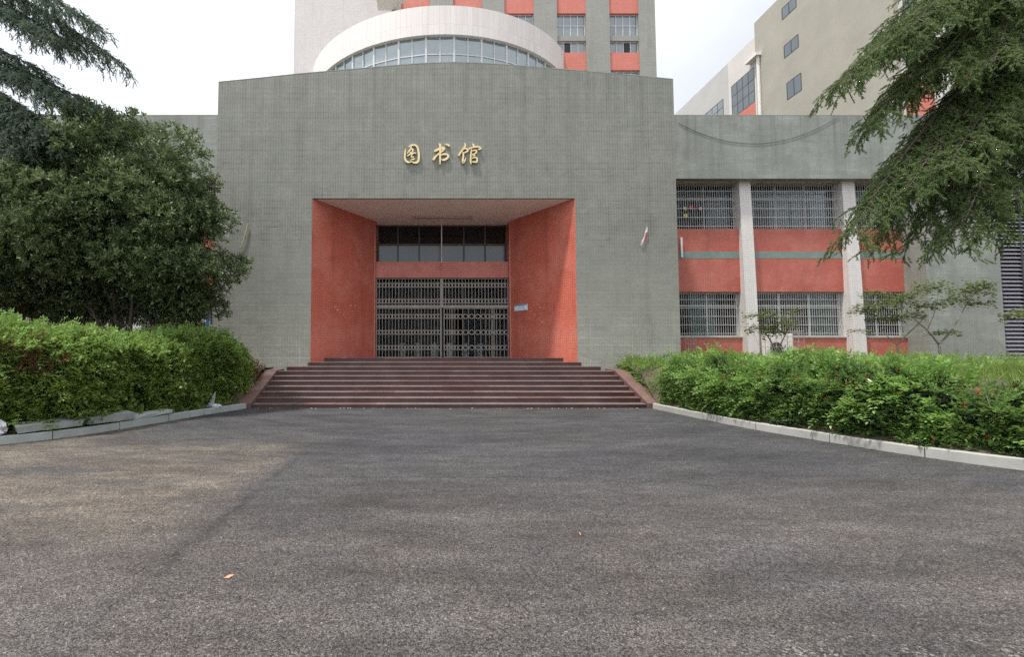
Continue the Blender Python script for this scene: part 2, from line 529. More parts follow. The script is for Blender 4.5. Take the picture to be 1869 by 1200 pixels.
def asphalt_mat():
    m = mat('asphalt', (.09, .088, .088), .85)
    t = NT(m)
    pos = t.coord('POS')
    sep = t.new('ShaderNodeSeparateXYZ'); t.link(pos, sep.inputs[0])
    x, y = sep.outputs['X'], sep.outputs['Y']

    def vor(scale):
        v = t.new('ShaderNodeTexVoronoi'); v.inputs['Scale'].default_value = scale
        t.link(pos, v.inputs['Vector'])
        c = t.new('ShaderNodeSeparateColor'); t.link(v.outputs['Color'], c.inputs[0])
        return v.outputs['Distance'], c.outputs
    d1, c1 = vor(140)
    d2, c2 = vor(76)
    cell = c1['Red']
    # aggregate: a grain value about 1, stones lighter, bitumen pits dark
    grain = t.rng(t.math('POWER', cell, 1.7), 0, 1, .60, 1.80)
    grain = t.math('MULTIPLY', grain, t.rng(d1, .40, .78, 1, .3))
    grain = t.math('MULTIPLY', grain, t.rng(c2['Blue'], .76, .82, 1, .52))
    grain = t.math('MULTIPLY', grain, t.rng(c2['Green'], .975, .985, 1, 2.0))
    for sc, lo, hi, st in ((28, .78, 1.2, None), (7, .86, 1.12, (.6, 1.2, 1)), (2.4, .80, 1.2, (.5, 1.3, 1)), (.8, .80, 1.22, (.4, 1.2, 1))):
        grain = t.math('MULTIPLY', grain, t.rng(t.noise(pos, sc, 4, .65, .4, st), .32, .68, lo, hi))
    # faint arcs swept by roller and tyres round the entrance
    dx = t.math('SUBTRACT', x, .7); dy2 = t.math('SUBTRACT', y, 16.5)
    rad_ = t.math('SQRT', t.math('ADD', t.math('MULTIPLY', dx, dx), t.math('MULTIPLY', dy2, dy2)))
    ang_ = t.math('ARCTAN2', dx, t.math('MULTIPLY', dy2, -1))
    cxyz = t.new('ShaderNodeCombineXYZ'); t.link(t.math('MULTIPLY', rad_, 1.5), cxyz.inputs[0]); t.link(t.math('MULTIPLY', ang_, 1.6), cxyz.inputs[1])
    grain = t.math('MULTIPLY', grain, t.rng(t.noise(cxyz.outputs[0], 1.0, 4, .6, .25), .32, .68, .82, 1.20))
    tint = t.mix(t.rng(c1['Green'], .70, .74), (.076, .078, .089), (.092, .085, .084))
    tint = t.mix(t.rng(t.noise(pos, .55, 5, .6, .8, (.45, 1.1, 1)), .36, .62), tint, (.092, .088, .089))
    tint = t.mix(t.math('MULTIPLY', t.rng(y, 4.2, 8.0, .85, .0, True), t.rng(t.noise(pos, .9, 5, .65), .3, .6, .35, 1)), tint, (.124, .109, .101))
    # dusty lane west of the paving seam
    wob = t.math('MULTIPLY', t.math('SUBTRACT', t.noise(pos, 2.0, 4), .5), .34)
    xs = t.math('ADD', x, wob)
    wob2 = t.math('MULTIPLY', t.math('SUBTRACT', t.noise(pos, 1.2, 6, .7), .5), 1.6)
    crisp = t.rng(xs, -2.22, -1.98, 1, 0, True)
    soft = t.rng(t.math('ADD', xs, wob2), -2.9, -1.9, 1, 0, True)
    lane = t.math('MULTIPLY', crisp, t.math('ADD', t.math('MULTIPLY', soft, .75), .25))
    near = t.rng(y, 2.8, 6.0, .15, 1, True)
    far = t.rng(t.math('ADD', y, t.math('MULTIPLY', t.noise(pos, .7, 3), 1.8)), 8.8, 10.9, 1, .0, True)
    patch = t.rng(t.noise(pos, 1.1, 7, .72, .5, (.6, 1.2, 1)), .34, .62, .12, 1)
    patch = t.math('MULTIPLY', patch, t.rng(t.noise(pos, 16, 4, .7), .35, .6, .45, 1))
    dust = t.math('MULTIPLY', t.math('MULTIPLY', lane, near), t.math('MULTIPLY', far, patch))
    tint = t.mix(dust, tint, (.25, .203, .158))
    ker = t.math('MULTIPLY', t.rng(x, -6.8, -5.4, 1, 0, True), t.rng(y, 12.5, 14.0, 1, 0, True))
    tint = t.mix(t.math('MULTIPLY', ker, t.rng(t.noise(pos, 1.6, 6, .7), .35, .65, .1, .8)), tint, (.26, .22, .175))
    # the seam itself, and a joint across the next lane
    seam = t.math('MULTIPLY', t.rng(t.math('ABSOLUTE', t.math('ADD', xs, 1.97)), 0, .09, .65, 0), t.rng(y, 7.6, 8.6, 1, 0))
    seam = t.math('MULTIPLY', seam, t.rng(t.noise(pos, 1.3, 4), .38, .6))
    jy = t.math('ADD', y, t.math('MULTIPLY', t.noise(pos, 3, 3), .10))
    joint = t.math('MULTIPLY', t.rng(t.math('ABSOLUTE', t.math('SUBTRACT', jy, 6.62)), 0, .05, .6, 0), t.math('MULTIPLY', t.rng(x, -1.5, -1.2, 0, 1), t.rng(x, 1.0, 2.2, 1, 0)))
    tint = t.mix(t.math('MAXIMUM', seam, joint), tint, (.035, .034, .035))
    sc = t.new('ShaderNodeVectorMath', operation='SCALE')
    t.link(tint, sc.inputs[0]); t.link(grain, sc.inputs['Scale'])
    base = sc.outputs[0]
    # scattered pale grit on the near right
    grit = t.math('MULTIPLY', t.math('GREATER_THAN', c2['Red'], .84), t.math('MULTIPLY', t.rng(x, .4, 1.8, 0, 1), t.rng(y, 2.5, 3.0, 1, 0)))
    base = t.mix(t.math('MULTIPLY', grit, t.rng(t.noise(pos, 3, 3), .45, .6)), base, (.40, .38, .35))
    t.color(base)
    hgt = t.math('ADD', t.math('MULTIPLY', t.math('SUBTRACT', 1, d1), .8), t.math('MULTIPLY', cell, .6))
    t.bump(hgt, .8, .008)
    t.b.inputs['Roughness'].default_value = .8
    t.b.inputs['Specular IOR Level'].default_value = .3
    return m


M['asphalt'] = asphalt_mat()

# ------------------------------------------------------------------ ground, road, kerbs
RED_X0, STEP_C = -4.3, .75
g = MB(); g.box(-400, 400, -400, 400, -.2, -.02)
tag(g.build('ground', M['soil']), kind='structure')


def catmull(pts, n=10):
    pts = [Vector(p) for p in pts]
    q = [2 * pts[0] - pts[1]] + pts + [2 * pts[-1] - pts[-2]]
    out = []
    for i in range(1, len(q) - 2):
        for k in range(n):
            t = k / n
            a, b, c, d = q[i - 1], q[i], q[i + 1], q[i + 2]
            out.append(.5 * ((2 * b) + (c - a) * t + (2 * a - 5 * b + 4 * c - d) * t * t + (3 * b - a - 3 * c + d) * t ** 3))
    out.append(pts[-1])
    return out


def resample(path, step):
    out, acc = [path[0].copy()], 0
    for a, b in zip(path, path[1:]):
        L = (b - a).length
        if L < 1e-9: continue
        while acc + L >= step:
            t = (step - acc) / L
            a = a.lerp(b, t)
            out.append(a.copy())
            L = (b - a).length
            acc = 0
        acc += L
    return out


KL = catmull([(-5.36, 14.93, 0), (-5.9, 13.4, 0), (-6.42, 11.4, 0), (-6.9, 9.9, 0), (-7.65, 8.85, 0), (-8.9, 7.95, 0), (-11, 7.3, 0), (-15, 6.9, 0)])
KR = catmull([(6.86, 14.93, 0), (6.93, 13.0, 0), (7.08, 10.9, 0), (7.38, 9.5, 0), (7.72, 8.2, 0), (8.13, 7.25, 0), (8.6, 6.7, 0), (9.9, 6.05, 0), (12, 5.7, 0), (16, 5.5, 0)])

road = MB()
left = [Vector((-60, 6.9, 0))] + list(reversed(KL)) + [Vector((-5.3, 15.2, 0))]
right = [Vector((6.8, 15.2, 0))] + list(KR) + [Vector((60, 5.5, 0))]
road.poly(left + right + [Vector((60, -60, 0)), Vector((-60, -60, 0))])
tag(road.build('road', M['asphalt']), kind='structure')


def normals2d(path, side):
    out = []
    for k in range(len(path)):
        d = (path[min(k + 1, len(path) - 1)] - path[max(k - 1, 0)]).normalized()
        out.append(Vector((-d.y, d.x, 0)) * side)
    return out


def kerb(path, side, material, lengths, lab):
    root = empty('kerb', tuple(path[0]), kind='structure')
    fine = resample(path, .05)
    nn = normals2d(fine, side)
    i = 0
    k = 0
    while i < len(fine) - 2:
        n = int(lengths[k % len(lengths)] / .05)
        j = min(i + n, len(fine) - 1)
        ids = [i, (i + j) // 2, j]
        mb = MB()
        h = .155 + random.uniform(-.008, .008)
        off = random.uniform(-.008, .008)
        d0 = (fine[ids[1]] - fine[i]).normalized() * .009
        pr = []
        for q, s in zip(ids, (1, 0, -1)):
            p = fine[q] + d0 * s + nn[q] * off
            w = nn[q] * .13
            pr.append([p + Vector((0, 0, -.05)), p + Vector((0, 0, h - .01)), p + nn[q] * .012 + Vector((0, 0, h)), p + w + Vector((0, 0, h)), p + w + Vector((0, 0, -.05))])
        for a, b in zip(pr, pr[1:]):
            for u in range(5):
                v = (u + 1) % 5
                mb.poly([a[u], b[u], b[v], a[v]])
        mb.poly(pr[0]); mb.poly(list(reversed(pr[-1])))
        mb.build('kerb_stone', material, root)
        i = j
        k += 1
    settle(); adopt(root)


kerb(KL, -1, M['kerb_green'], [1.7, 1.25, 1.45, 1.35, 1.1], 'left')
kerb(KR, 1, M['kerb'], [.22, 4.1, 1.55, 1.45, 1.3, 1.2], 'right')


def bed(path, back, side, rise0, rise1, top):
    """planted bank behind a kerb, rising to the building"""
    pa = resample(path, .35)
    nn = normals2d(pa, side)
    N = len(pa)
    bk = resample(catmull(back, 8), sum((b - a).length for a, b in zip(catmull(back, 8), catmull(back, 8)[1:])) / (N + .5))
    mb = MB()
    rows = []
    for k in range(N):
        b = bk[min(k, len(bk) - 1)]
        a = pa[k] + nn[k] * .1
        lim = 7.17 if side > 0 else -5.67
        if a.y > 14.7: a = Vector((max(a.x, lim) if side > 0 else min(a.x, lim), a.y, 0))
        if k == 0: b = Vector((lim, b.y, 0))
        row = []
        r = rise0 + (rise1 - rise0) * min(1, k / N * 2.6)
        L = (b - a).length
        for q in range(15):
            d = L * (q / 14) ** 1.6
            p = a.lerp(b, d / L)
            u = min(1, d / r); u = u * u * (3 - 2 * u)
            z = .10 + (top - .14) * u + .10 * (d / L)
            z += .05 * math.sin(p.x * 2.1 + p.y) * math.sin(p.y * 1.7) * u
            row.append(Vector((p.x, p.y, z)))
        rows.append(row)
    i = 0
    for a, b in zip(rows, rows[1:]):
        for q in range(14):
            mb.poly([a[q], a[q + 1], b[q + 1], b[q]])
    return tag(mb.build('planting_bed', M['soil'], smooth=True), kind='structure')


bed(KR, [(6.9, 18.7, 0), (9.6, 18.9, 0), (12, 21.6, 0), (18, 21.6, 0), (25, 21.6, 0), (30, 19, 0)], 1, 2.6, 1.0, 1.22)
bed(KL, [(-5.4, 18.7, 0), (-8.1, 18.9, 0), (-10, 21.6, 0), (-16, 21.6, 0), (-24, 21.6, 0), (-30, 19, 0)], -1, 2.6, 1.8, 1.1)

# ------------------------------------------------------------------ staircase
NST = 10
SY = [15.05 + .42 * i for i in range(8)] + [18.42, 19.1]
SZ = [.124 + .153 * i for i in range(NST)]
SXL = [-5.235] * 7 + [-5.02, -4.36, -3.98]
SXR = [6.735] * 7 + [6.42, 5.84, 5.46]
stair = empty('staircase', (STEP_C, 15.05, 0), 'wide flight of dark red granite steps between sloping cheeks', 'steps')
for i in range(NST):
    y0, z1, z0 = SY[i], SZ[i], (SZ[i - 1] if i else 0) - .06
    y1 = SY[i + 1] if i < NST - 1 else 22.05
    step = MB().box(SXL[i], SXR[i], y0 + .02, y1 + .3, z0, z1 - .031).build('step', M['granite'], stair)
    x = SXL[i]
    dx = [1.25, 1.45, 1.3, 1.5][i % 4]
    x += -dx * (i * .37 % 1)
    while x < SXR[i] - .05:
        a, b = max(x, SXL[i]), min(x + dx, SXR[i])
        if b - a > .05:
            w = M['granite_worn'] if i < 9 else M['granite']
            s_ = MB().box(a + .002, b - .002, y0 + random.uniform(-.004, .004), y1 + .012, z1 - .03, z1 + random.uniform(-.002, .002), 0).build('tread_slab', [w if random.random() < .8 else M['granite_light']], step, bevel=.006)
        x += dx
for sx, nm in ((-5.235, 1), (6.735, -1)):
    x0, x1 = (sx - .42, sx - .003) if nm == 1 else (sx + .003, sx + .42)
    prof = [(14.97, -.05), (14.97, .15), (17.55, 1.075), (18.46, 1.10), (18.46, -.05)]
    MB().prism([(x0, y, z) for y, z in prof], (x1 - x0, 0, 0)).build('cheek_slab', M['granite_light'], stair, bevel=.008)
settle(); adopt(stair)
for i in stair.children:
    for c in i.children: pass

# ------------------------------------------------------------------ entrance hall block
BY = 18.5
BL, BR = X(391, BY, 480), X(1238, BY, 480)
OL, OR = X(568, BY, 520), X(1052, BY, 520)
OT = Z(362, BY)
IL, IR = X(683, 21.7, 520), X(932, 21.7, 520)
hall = empty('entrance_hall', ((BL + BR) / 2, BY, 0), 'grey tiled library entrance block with arched parapet and red splayed doorway', 'building')
top = [(391, 150), (470, 143), (540, 135.5), (620, 128.5), (700, 121.5), (755, 117), (790, 115), (830, 114), (870, 115), (920, 118), (1000, 124.5), (1080, 131), (1160, 138), (1238, 145)]
tp = [(X(px, BY, py), Z(py, BY)) for px, py in top]
tp[0] = (BL, tp[0][1]); tp[-1] = (BR, tp[-1][1])
lt = [p for p in tp if p[0] < OL]; rt = [p for p in tp if p[0] > OR]; mt = [p for p in tp if OL <= p[0] <= OR]


def zt(x):
    for a, b in zip(tp, tp[1:]):
        if a[0] <= x <= b[0]: return a[1] + (b[1] - a[1]) * (x - a[0]) / (b[0] - a[0])
    return tp[0][1]


w = MB()
f3 = lambda x, z, y=BY: (x, y, z)
w.poly([f3(BL, 0), f3(OL, 0), f3(OL, OT), f3(OL, zt(OL))] + [f3(*p) for p in reversed(lt)])
w.poly([f3(OL, OT), f3(OR, OT), f3(OR, zt(OR))] + [f3(*p) for p in reversed(mt)] + [f3(OL, zt(OL))])
w.poly([f3(OR, 0), f3(BR, 0)] + [f3(*p) for p in reversed(rt)] + [f3(OR, zt(OR)), f3(OR, OT)])
allp = sorted(tp + [(OL, zt(OL)), (OR, zt(OR))])
for a, b in zip(allp, allp[1:]):
    w.poly([f3(*a), f3(*b), f3(b[0], b[1], BY + .35), f3(a[0], a[1], BY + .35)])
    w.poly([f3(a[0], a[1], BY + .35), f3(b[0], b[1], BY + .35), f3(b[0], 10.2, BY + .35), f3(a[0], 10.2, BY + .35)])
for x in (BL, BR):
    w.poly([f3(x, 0), f3(x, zt(x)), f3(x, zt(x), BY + .35), f3(x, 0, BY + .35)])
    w.poly([f3(x, 0, BY + .35), f3(x, 10.8, BY + .35), f3(x, 10.8, 26), f3(x, 0, 26)])
w.poly([f3(OL, OT), f3(OR, OT), f3(OR, OT, BY + .12), f3(OL, OT, BY + .12)])
w.build('front_wall', M['grey_tile'], hall, fix=False)
MB().box(BL, BR, BY + .36, 26.8, 10.05, 10.2).build('roof', M['roof'], hall)
cop = MB()
for a, b in zip(tp, tp[1:]):
    cop.prism([(a[0], BY - .004, a[1] + .003), (b[0], BY - .004, b[1] + .003), (b[0], BY + .36, b[1] + .003), (a[0], BY + .36, a[1] + .003)], (0, 0, .03))
cop.build('coping', M['slab_grey'], hall)
# splayed red walls
IY = 21.7
for sx, (o_, i_) in ((1, (OL, IL)), (-1, (OR, IR))):
    e = MB()
    e.poly([(o_, BY + .003, .9), (i_, IY, .9), (i_, IY, OT + .03), (o_, BY + .003, OT + .03)])
    e.poly([(i_, IY, .9), (i_ + sx * .05, IY + .004, .9), (i_ + sx * .05, IY + .004, OT + .03), (i_, IY, OT + .03)])
    e.poly([(i_ + sx * .05, IY + .004, .9), (i_ + sx * .05, IY + 1.1, .9), (i_ + sx * .05, IY + 1.1, OT + .03), (i_ + sx * .05, IY + .004, OT + .03)])
    e.build('splayed_wall', M['red_tile'], hall, fix=False)
c = MB()
c.poly([(OL - .1, BY + .1, OT + .006), (OR + .1, BY + .1, OT + .006), (IR + .2, 22.9, OT + .006), (IL - .2, 22.9, OT + .006)])
ceil = c.build('ceiling', M['soffit'], hall, fix=False)
GY = 22.0
bz0, bz1 = Z(507, GY - .12), Z(478, GY - .12)
JL, JR = IL + .05, IR - .05
MB().box(JL + .003, JR - .003, GY - .12, GY + .35, bz0, bz1).build('lintel_beam', M['red_tile'], hall)
# clerestory windows above the beam
WY = 22.45
mids = [JL + .02, X(690, WY), X(726, WY), X(765, WY), X(806, WY), X(847, WY), X(886, WY), X(924, WY), JR - .02]
zm = Z(447, WY)
fr = MB()
for m_ in mids[1:-1]:
    fr.box(m_ - .03, m_ + .03, WY - .06, WY + .04, bz1 - .3, OT - .02)
fr.box(JL, JR, WY - .055, WY + .035, zm - .035, zm + .035)
fr.box(JL, JR, WY - .05, WY + .03, OT - .07, OT - .01)
clere = fr.build('clerestory_window', M['frame_bronze'], hall)
for k, (a, b) in enumerate(zip(mids, mids[1:])):
    MB().box(a, b, WY, WY + .015, zm, OT - .03).build('pane', M['glass_dark'], clere)
    MB().box(a, b, WY + .002, WY + .017, bz1 - .3, zm).build('pane', M['glass_reflect'] if 0 < k < 7 else M['glass_dark'], clere)
# the dark lobby behind the gates
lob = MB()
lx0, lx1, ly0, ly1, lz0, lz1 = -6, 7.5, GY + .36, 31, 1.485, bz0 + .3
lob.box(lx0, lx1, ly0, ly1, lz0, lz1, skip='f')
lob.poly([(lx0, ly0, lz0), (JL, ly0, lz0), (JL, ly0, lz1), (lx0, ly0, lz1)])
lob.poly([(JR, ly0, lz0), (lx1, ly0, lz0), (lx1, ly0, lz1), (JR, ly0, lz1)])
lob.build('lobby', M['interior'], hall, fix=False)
# glazed doors behind the gates
dy = GY + .3
dd = MB()
dzm = Z(561, dy)
for k in range(7):
    x = JL + .04 + (JR - JL - .08) * k / 6
    dd.box(x - .03, x + .03, dy - .03, dy + .03, 1.49, bz0)
dd.box(JL, JR, dy - .035, dy + .025, dzm - .06, dzm + .06)
dr = dd.build('glazed_screen', M['frame_dark'], hall)
for k in range(6):
    a = JL + .04 + (JR - JL - .08) * k / 6
    b = JL + .04 + (JR - JL - .08) * (k + 1) / 6
    MB().box(a, b, dy - .005, dy + .005, dzm, bz0).build('pane', M['glass_door'], dr)
    if k not in (3,): MB().box(a, b, dy - .004, dy + .006, 1.5, dzm).build('pane', M['glass_door'], dr)
# torn glue and paint marks on the splayed walls
gl = MB()


def on_splay(px, py, side):
    o_, i_ = (OL, IL) if side < 0 else (OR, IR)
    lo, hi = BY, IY
    for _ in range(40):
        mid = (lo + hi) / 2
        xw = o_ + (i_ - o_) * (mid - BY) / (IY - BY)
        xr = at(px, py, mid)[0]
        if (xr > xw) == (side < 0): lo = mid
        else: hi = mid
    Yv = (lo + hi) / 2
    return P(px, py, Yv)


def splay_frame(side):
    o_, i_ = (OL, IL) if side < 0 else (OR, IR)
    u = Vector((i_ - o_, IY - BY, 0)).normalized()
    n = Vector((u.y, -u.x, 0))
    if n.y > 0: n = -n
    return u, n


for side, pts in ((-1, [(612, 560), (616, 566), (620, 571), (626, 575), (640, 558), (643, 569), (648, 558), (630, 580)]), (1, [(968, 563), (974, 557), (981, 556), (986, 562), (988, 572), (976, 575), (984, 583), (990, 588), (970, 568)])):
    u, n = splay_frame(side)
    for px, py in pts:
        p = on_splay(px, py, side) + n * .004
        a = random.uniform(.02, .055); b = random.uniform(.008, .02)
        ang = random.uniform(0, 3)
        d1 = u * math.cos(ang) + Vector((0, 0, math.sin(ang)))
        d2 = -u * math.sin(ang) + Vector((0, 0, math.cos(ang)))
        gl.prism([p - d1 * a - d2 * b, p + d1 * a - d2 * b * .6, p + d1 * a * .8 + d2 * b, p - d1 * a * .7 + d2 * b * .8], n * .003)
tag(gl.build('glue_marks', M['pale_cloth'], hall), kind='stuff')
settle(); adopt(hall)

# ------------------------------------------------------------------ gates
def scissor_gate(x0, x1, z0, z1, rows, lab, gap=None, frame=True, dyo=0.0):
    y = GY + dyo
    root = empty('scissor_gate', ((x0 + x1) / 2, y, z0), lab, 'gate', 'grey folding scissor gates of the library entrance')
    for x in (x0 + .02, x1 - .02): MB().box(x - .02, x + .02, y - .03, y + .03, z0, z1).build('end_post', M['gate_metal'], root)
    t = MB()
    t.box(x0 + .042, x1 - .042, y - .025, y + .025, z1 - .045, z1 - .002)
    t.build('top_rail', M['gate_metal'], root)
    t = MB()
    t.box(x0 + .042, x1 - .042, y - .02, y + .02, z0 + .004, z0 + .03)
    t.build('bottom_track', M['gate_metal'], root)
    n = 20
    xs = []
    for k in range(1, n):
        u = k / n
        if gap: u = u + gap[1] * math.sin(math.pi * u) * math.sin((u - gap[0]) * 9) * .5
        xs.append(x0 + (x1 - x0) * u)
    first = MB().box(-.010, .010, -.012, .012, z0 + .03, z1 - .046).build('bar', M['gate_metal'], root)
    first.location = (xs[0], y, 0)
    for k, x in enumerate(xs[1:]):
        if gap and abs(x - (x0 + (x1 - x0) * gap[0])) < .05: continue
        c_ = first.copy(); COL.objects.link(c_); c_.parent = root
        c_.location = (x, y + random.uniform(-.006, .006), 0)
    ex = [x0 + .02] + xs + [x1 - .02]
    for zr in rows:
        lt_ = MB()
        for off, sgn in ((-.032, 1), (-.022, -1)):
            pts = []
            for k in range(len(ex) - 1):
                for q in range(4):
                    x = ex[k] + (ex[k + 1] - ex[k]) * q / 4
                    pts.append(Vector((x, y + off, zr + sgn * .105 * math.sin(math.pi * (k + q / 4)))))
            for a, b in zip(pts, pts[1:]):
                d = (b - a).normalized()
                nrm = Vector((-d.z, 0, d.x)) * .019
                lt_.prism([a - nrm, b - nrm, b + nrm, a + nrm], (0, .006, 0))
        tag(lt_.build('lattice_row', M['gate_metal'], root), kind='stuff')
    settle(); adopt(root)
    return root


gm = X(806, GY)
zmid = Z(561, GY)
zg0, zg1 = 1.503, bz0 - .004
rowsU = [Z(521, GY), Z(550, GY)]
rowsL = [Z(578, GY), Z(607, GY), Z(635, GY)]
scissor_gate(JL + .01, gm - .03, zmid + .06, zg1, rowsU, 'grey scissor gate in the upper half of the entrance, left of its centre post')
scissor_gate(gm + .03, JR - .01, zmid + .06, zg1, rowsU, 'grey scissor gate in the upper half of the entrance, right of its centre post')
scissor_gate(JL + .01, gm - .03, zg0, zmid - .03, rowsL, 'closed grey scissor gate at step level, left of the entrance centre')
scissor_gate(gm + .09, JR - .01, zg0, zmid - .03, rowsL, 'grey scissor gate at step level with a gap between bent bars', gap=(.42, .22))
gf = empty('gate_frame', (gm, GY, zg0), 'grey metal frame dividing the entrance gates with one rail and a centre post', 'gate frame')
MB().box(JL + .002, JR - .002, GY - .06, GY + .06, zmid - .027, zmid + .057).build('transom_rail', M['gate_metal'], gf)
MB().box(gm - .027, gm + .027, GY - .05, GY + .05, zmid + .06, zg1).build('centre_post', M['gate_metal'], gf)
MB().box(gm - .027, gm + .0, GY - .05, GY + .05, zg0, zmid - .03).build('centre_post', M['gate_metal'], gf)
settle(); adopt(gf)

for k, px in enumerate((735, 764, 792, 820, 848.5, 876)):
    ty = 26.5
    x = X(px, ty, 640)
    tb = empty('turnstile', (x, ty, 1.485), ['pale turnstile post behind the closed gate, nearest the left wall', 'pale turnstile post behind the closed gate, second from the left wall', 'pale turnstile post just left of the gate centre post', 'pale turnstile post just right of the gate centre post', 'pale turnstile post behind the gap in the scissor gate', 'pale turnstile post nearest the right wall of the lobby'][k], 'turnstile', 'turnstiles in the dark lobby')
    MB().box(x - .15, x + .15, ty, ty + 1.1, 1.49, 2.22).build('body', M['steel'], tb, bevel=.02)
    MB().box(x - .17, x + .17, ty - .02, ty + 1.12, 2.222, 2.26).build('lid', M['steel'], tb, bevel=.01)
    MB().box(x - .05, x + .05, ty - .006, ty - .001, 1.95, 2.05).build('reader_panel', M['black'], tb)
    settle(); adopt(tb)

# lamp bar under the porch ceiling
ly = 20.9
lampx = X(806, ly, 420)
lb = empty('porch_lamp', (lampx, ly, OT), 'thin T-shaped grey lamp pole with a small lamp at each arm end', 'lamp')
zb = OT - .11
MB().tube([(lampx, ly, OT + .004), (lampx, ly, Z(480, ly))], .022, 8).build('pole', M['bar_metal'], lb)
xa, xb_ = X(757, ly, 392), X(858, ly, 392)
MB().tube([(xa, ly, zb), (xb_, ly, zb)], .016, 8).build('crossbar', M['frame_bronze'], lb)
MB().tube([(lampx, ly, Z(479, ly)), (lampx, GY - .125, Z(479, ly))], .014, 6).build('wall_bracket', M['bar_metal'], lb)
for x in (xa, xb_):
    mb = MB(); mb.tube([(x - .10, ly, zb), (x - .08, ly, zb), (x + .08, ly, zb), (x + .10, ly, zb)], [.025, .05, .05, .025], 10)
    mb.build('lamp_head', M['frame_mauve'], lb, smooth=True)
settle(); adopt(lb)

# notice on the splayed wall
u, n = splay_frame(1)
pc = on_splay(951, 562, 1)
nb = empty('notice_board', tuple(pc), 'small blue and white notice on the red right wall of the doorway', 'sign')


def plate(hw, hh, d0, d1, du=0, dz=0):
    p = pc + u * du + Vector((0, 0, dz)) + n * d0
    return MB().prism([p - u * hw - Vector((0, 0, hh)), p + u * hw - Vector((0, 0, hh)), p + u * hw + Vector((0, 0, hh)), p - u * hw + Vector((0, 0, hh))], n * (d1 - d0))


plate(.40, .15, .0, .02).build('backing', M['sign_white'], nb)
plate(.40, .03, .0205, .023, 0, .118).build('blue_header', M['sign_blue'], nb)
plate(.40, .018, .0205, .023, 0, -.13).build('blue_footer', M['sign_blue'], nb)
tx = MB()
for k in range(4):
    p = pc + n * .0205 + Vector((0, 0, .055 - .035 * k)) + u * (-.02)
    hw = .24 - .04 * (k % 2)
    tx.prism([p - u * hw - Vector((0, 0, .006)), p + u * hw - Vector((0, 0, .006)), p + u * hw + Vector((0, 0, .006)), p - u * hw + Vector((0, 0, .006))], n * .002)
tx.build('printed_lines', M['sign_grey'], nb)
settle(); adopt(nb)

# ------------------------------------------------------------------ the three gilt characters
STROKES = {
    0: [[(214, 240, 6), (202, 300, 15), (198, 370, 17), (203, 430, 18), (235, 480, 19), (285, 492, 14), (312, 480, 7)],
        [(272, 208, 9), (310, 178, 16), (355, 166, 17), (405, 175, 18), (440, 220, 19), (456, 300, 19), (462, 380, 20), (456, 450, 21), (430, 492, 20), (380, 500, 16), (335, 484, 12), (305, 450, 6)],
        [(325, 195, 8), (308, 232, 15), (290, 268, 16), (262, 305, 10), (240, 330, 5)],
        [(312, 240, 12), (346, 250, 15), (345, 285, 14), (310, 325, 12), (268, 360, 13), (238, 375, 7)],
        [(296, 300, 8), (330, 335, 13), (372, 318, 13), (412, 325, 9)],
        [(330, 345, 9), (322, 390, 13), (350, 392, 12), (365, 400, 7)],
        [(318, 432, 7), (350, 440, 14), (385, 425, 9)]],
    1: [[(752, 285, 12), (800, 262, 22), (860, 235, 22), (920, 222, 24), (955, 226, 12)],
        [(948, 232, 16), (910, 275, 16), (840, 330, 15), (780, 385, 17), (745, 428, 22), (732, 452, 16)],
        [(850, 372, 8), (900, 348, 14), (960, 338, 18), (1008, 352, 20), (1014, 392, 21), (975, 432, 20), (925, 450, 18), (885, 440, 6)],
        [(838, 150, 12), (862, 165, 20), (866, 250, 18), (862, 350, 18), (864, 450, 16), (862, 535, 8)],
        [(960, 158, 9), (1005, 160, 16), (1030, 180, 20), (1046, 186, 8)]],
    2: [[(1328, 130, 9), (1340, 165, 17), (1318, 215, 16), (1270, 280, 15), (1232, 335, 17), (1214, 372, 14)],
        [(1290, 245, 10), (1345, 232, 14), (1385, 250, 16), (1380, 280, 14), (1340, 305, 12), (1300, 330, 6)],
        [(1296, 300, 9), (1302, 370, 16), (1292, 440, 18), (1298, 500, 20), (1325, 470, 13), (1352, 410, 7)],
        [(1468, 145, 8), (1488, 160, 15), (1505, 195, 14)],
        [(1402, 250, 7), (1440, 225, 13), (1500, 208, 14), (1570, 200, 15), (1622, 222, 18), (1612, 248, 14), (1575, 252, 6)],
        [(1455, 250, 9), (1446, 330, 14), (1440, 420, 16), (1440, 490, 15), (1448, 535, 7)],
        [(1468, 280, 9), (1520, 268, 12), (1550, 280, 14), (1540, 320, 13), (1495, 342, 10), (1465, 345, 6)],
        [(1470, 372, 6), (1505, 368, 12), (1530, 372, 6)],
        [(1462, 420, 8), (1520, 405, 12), (1556, 415, 14), (1560, 455, 15), (1552, 490, 16), (1505, 490, 14), (1462, 488, 8)]],
}
sg = empty('wall_lettering', (X(806, BY), BY, Z(300, BY)), 'three gilt brush style Chinese characters on the grey wall above the doorway', 'sign')
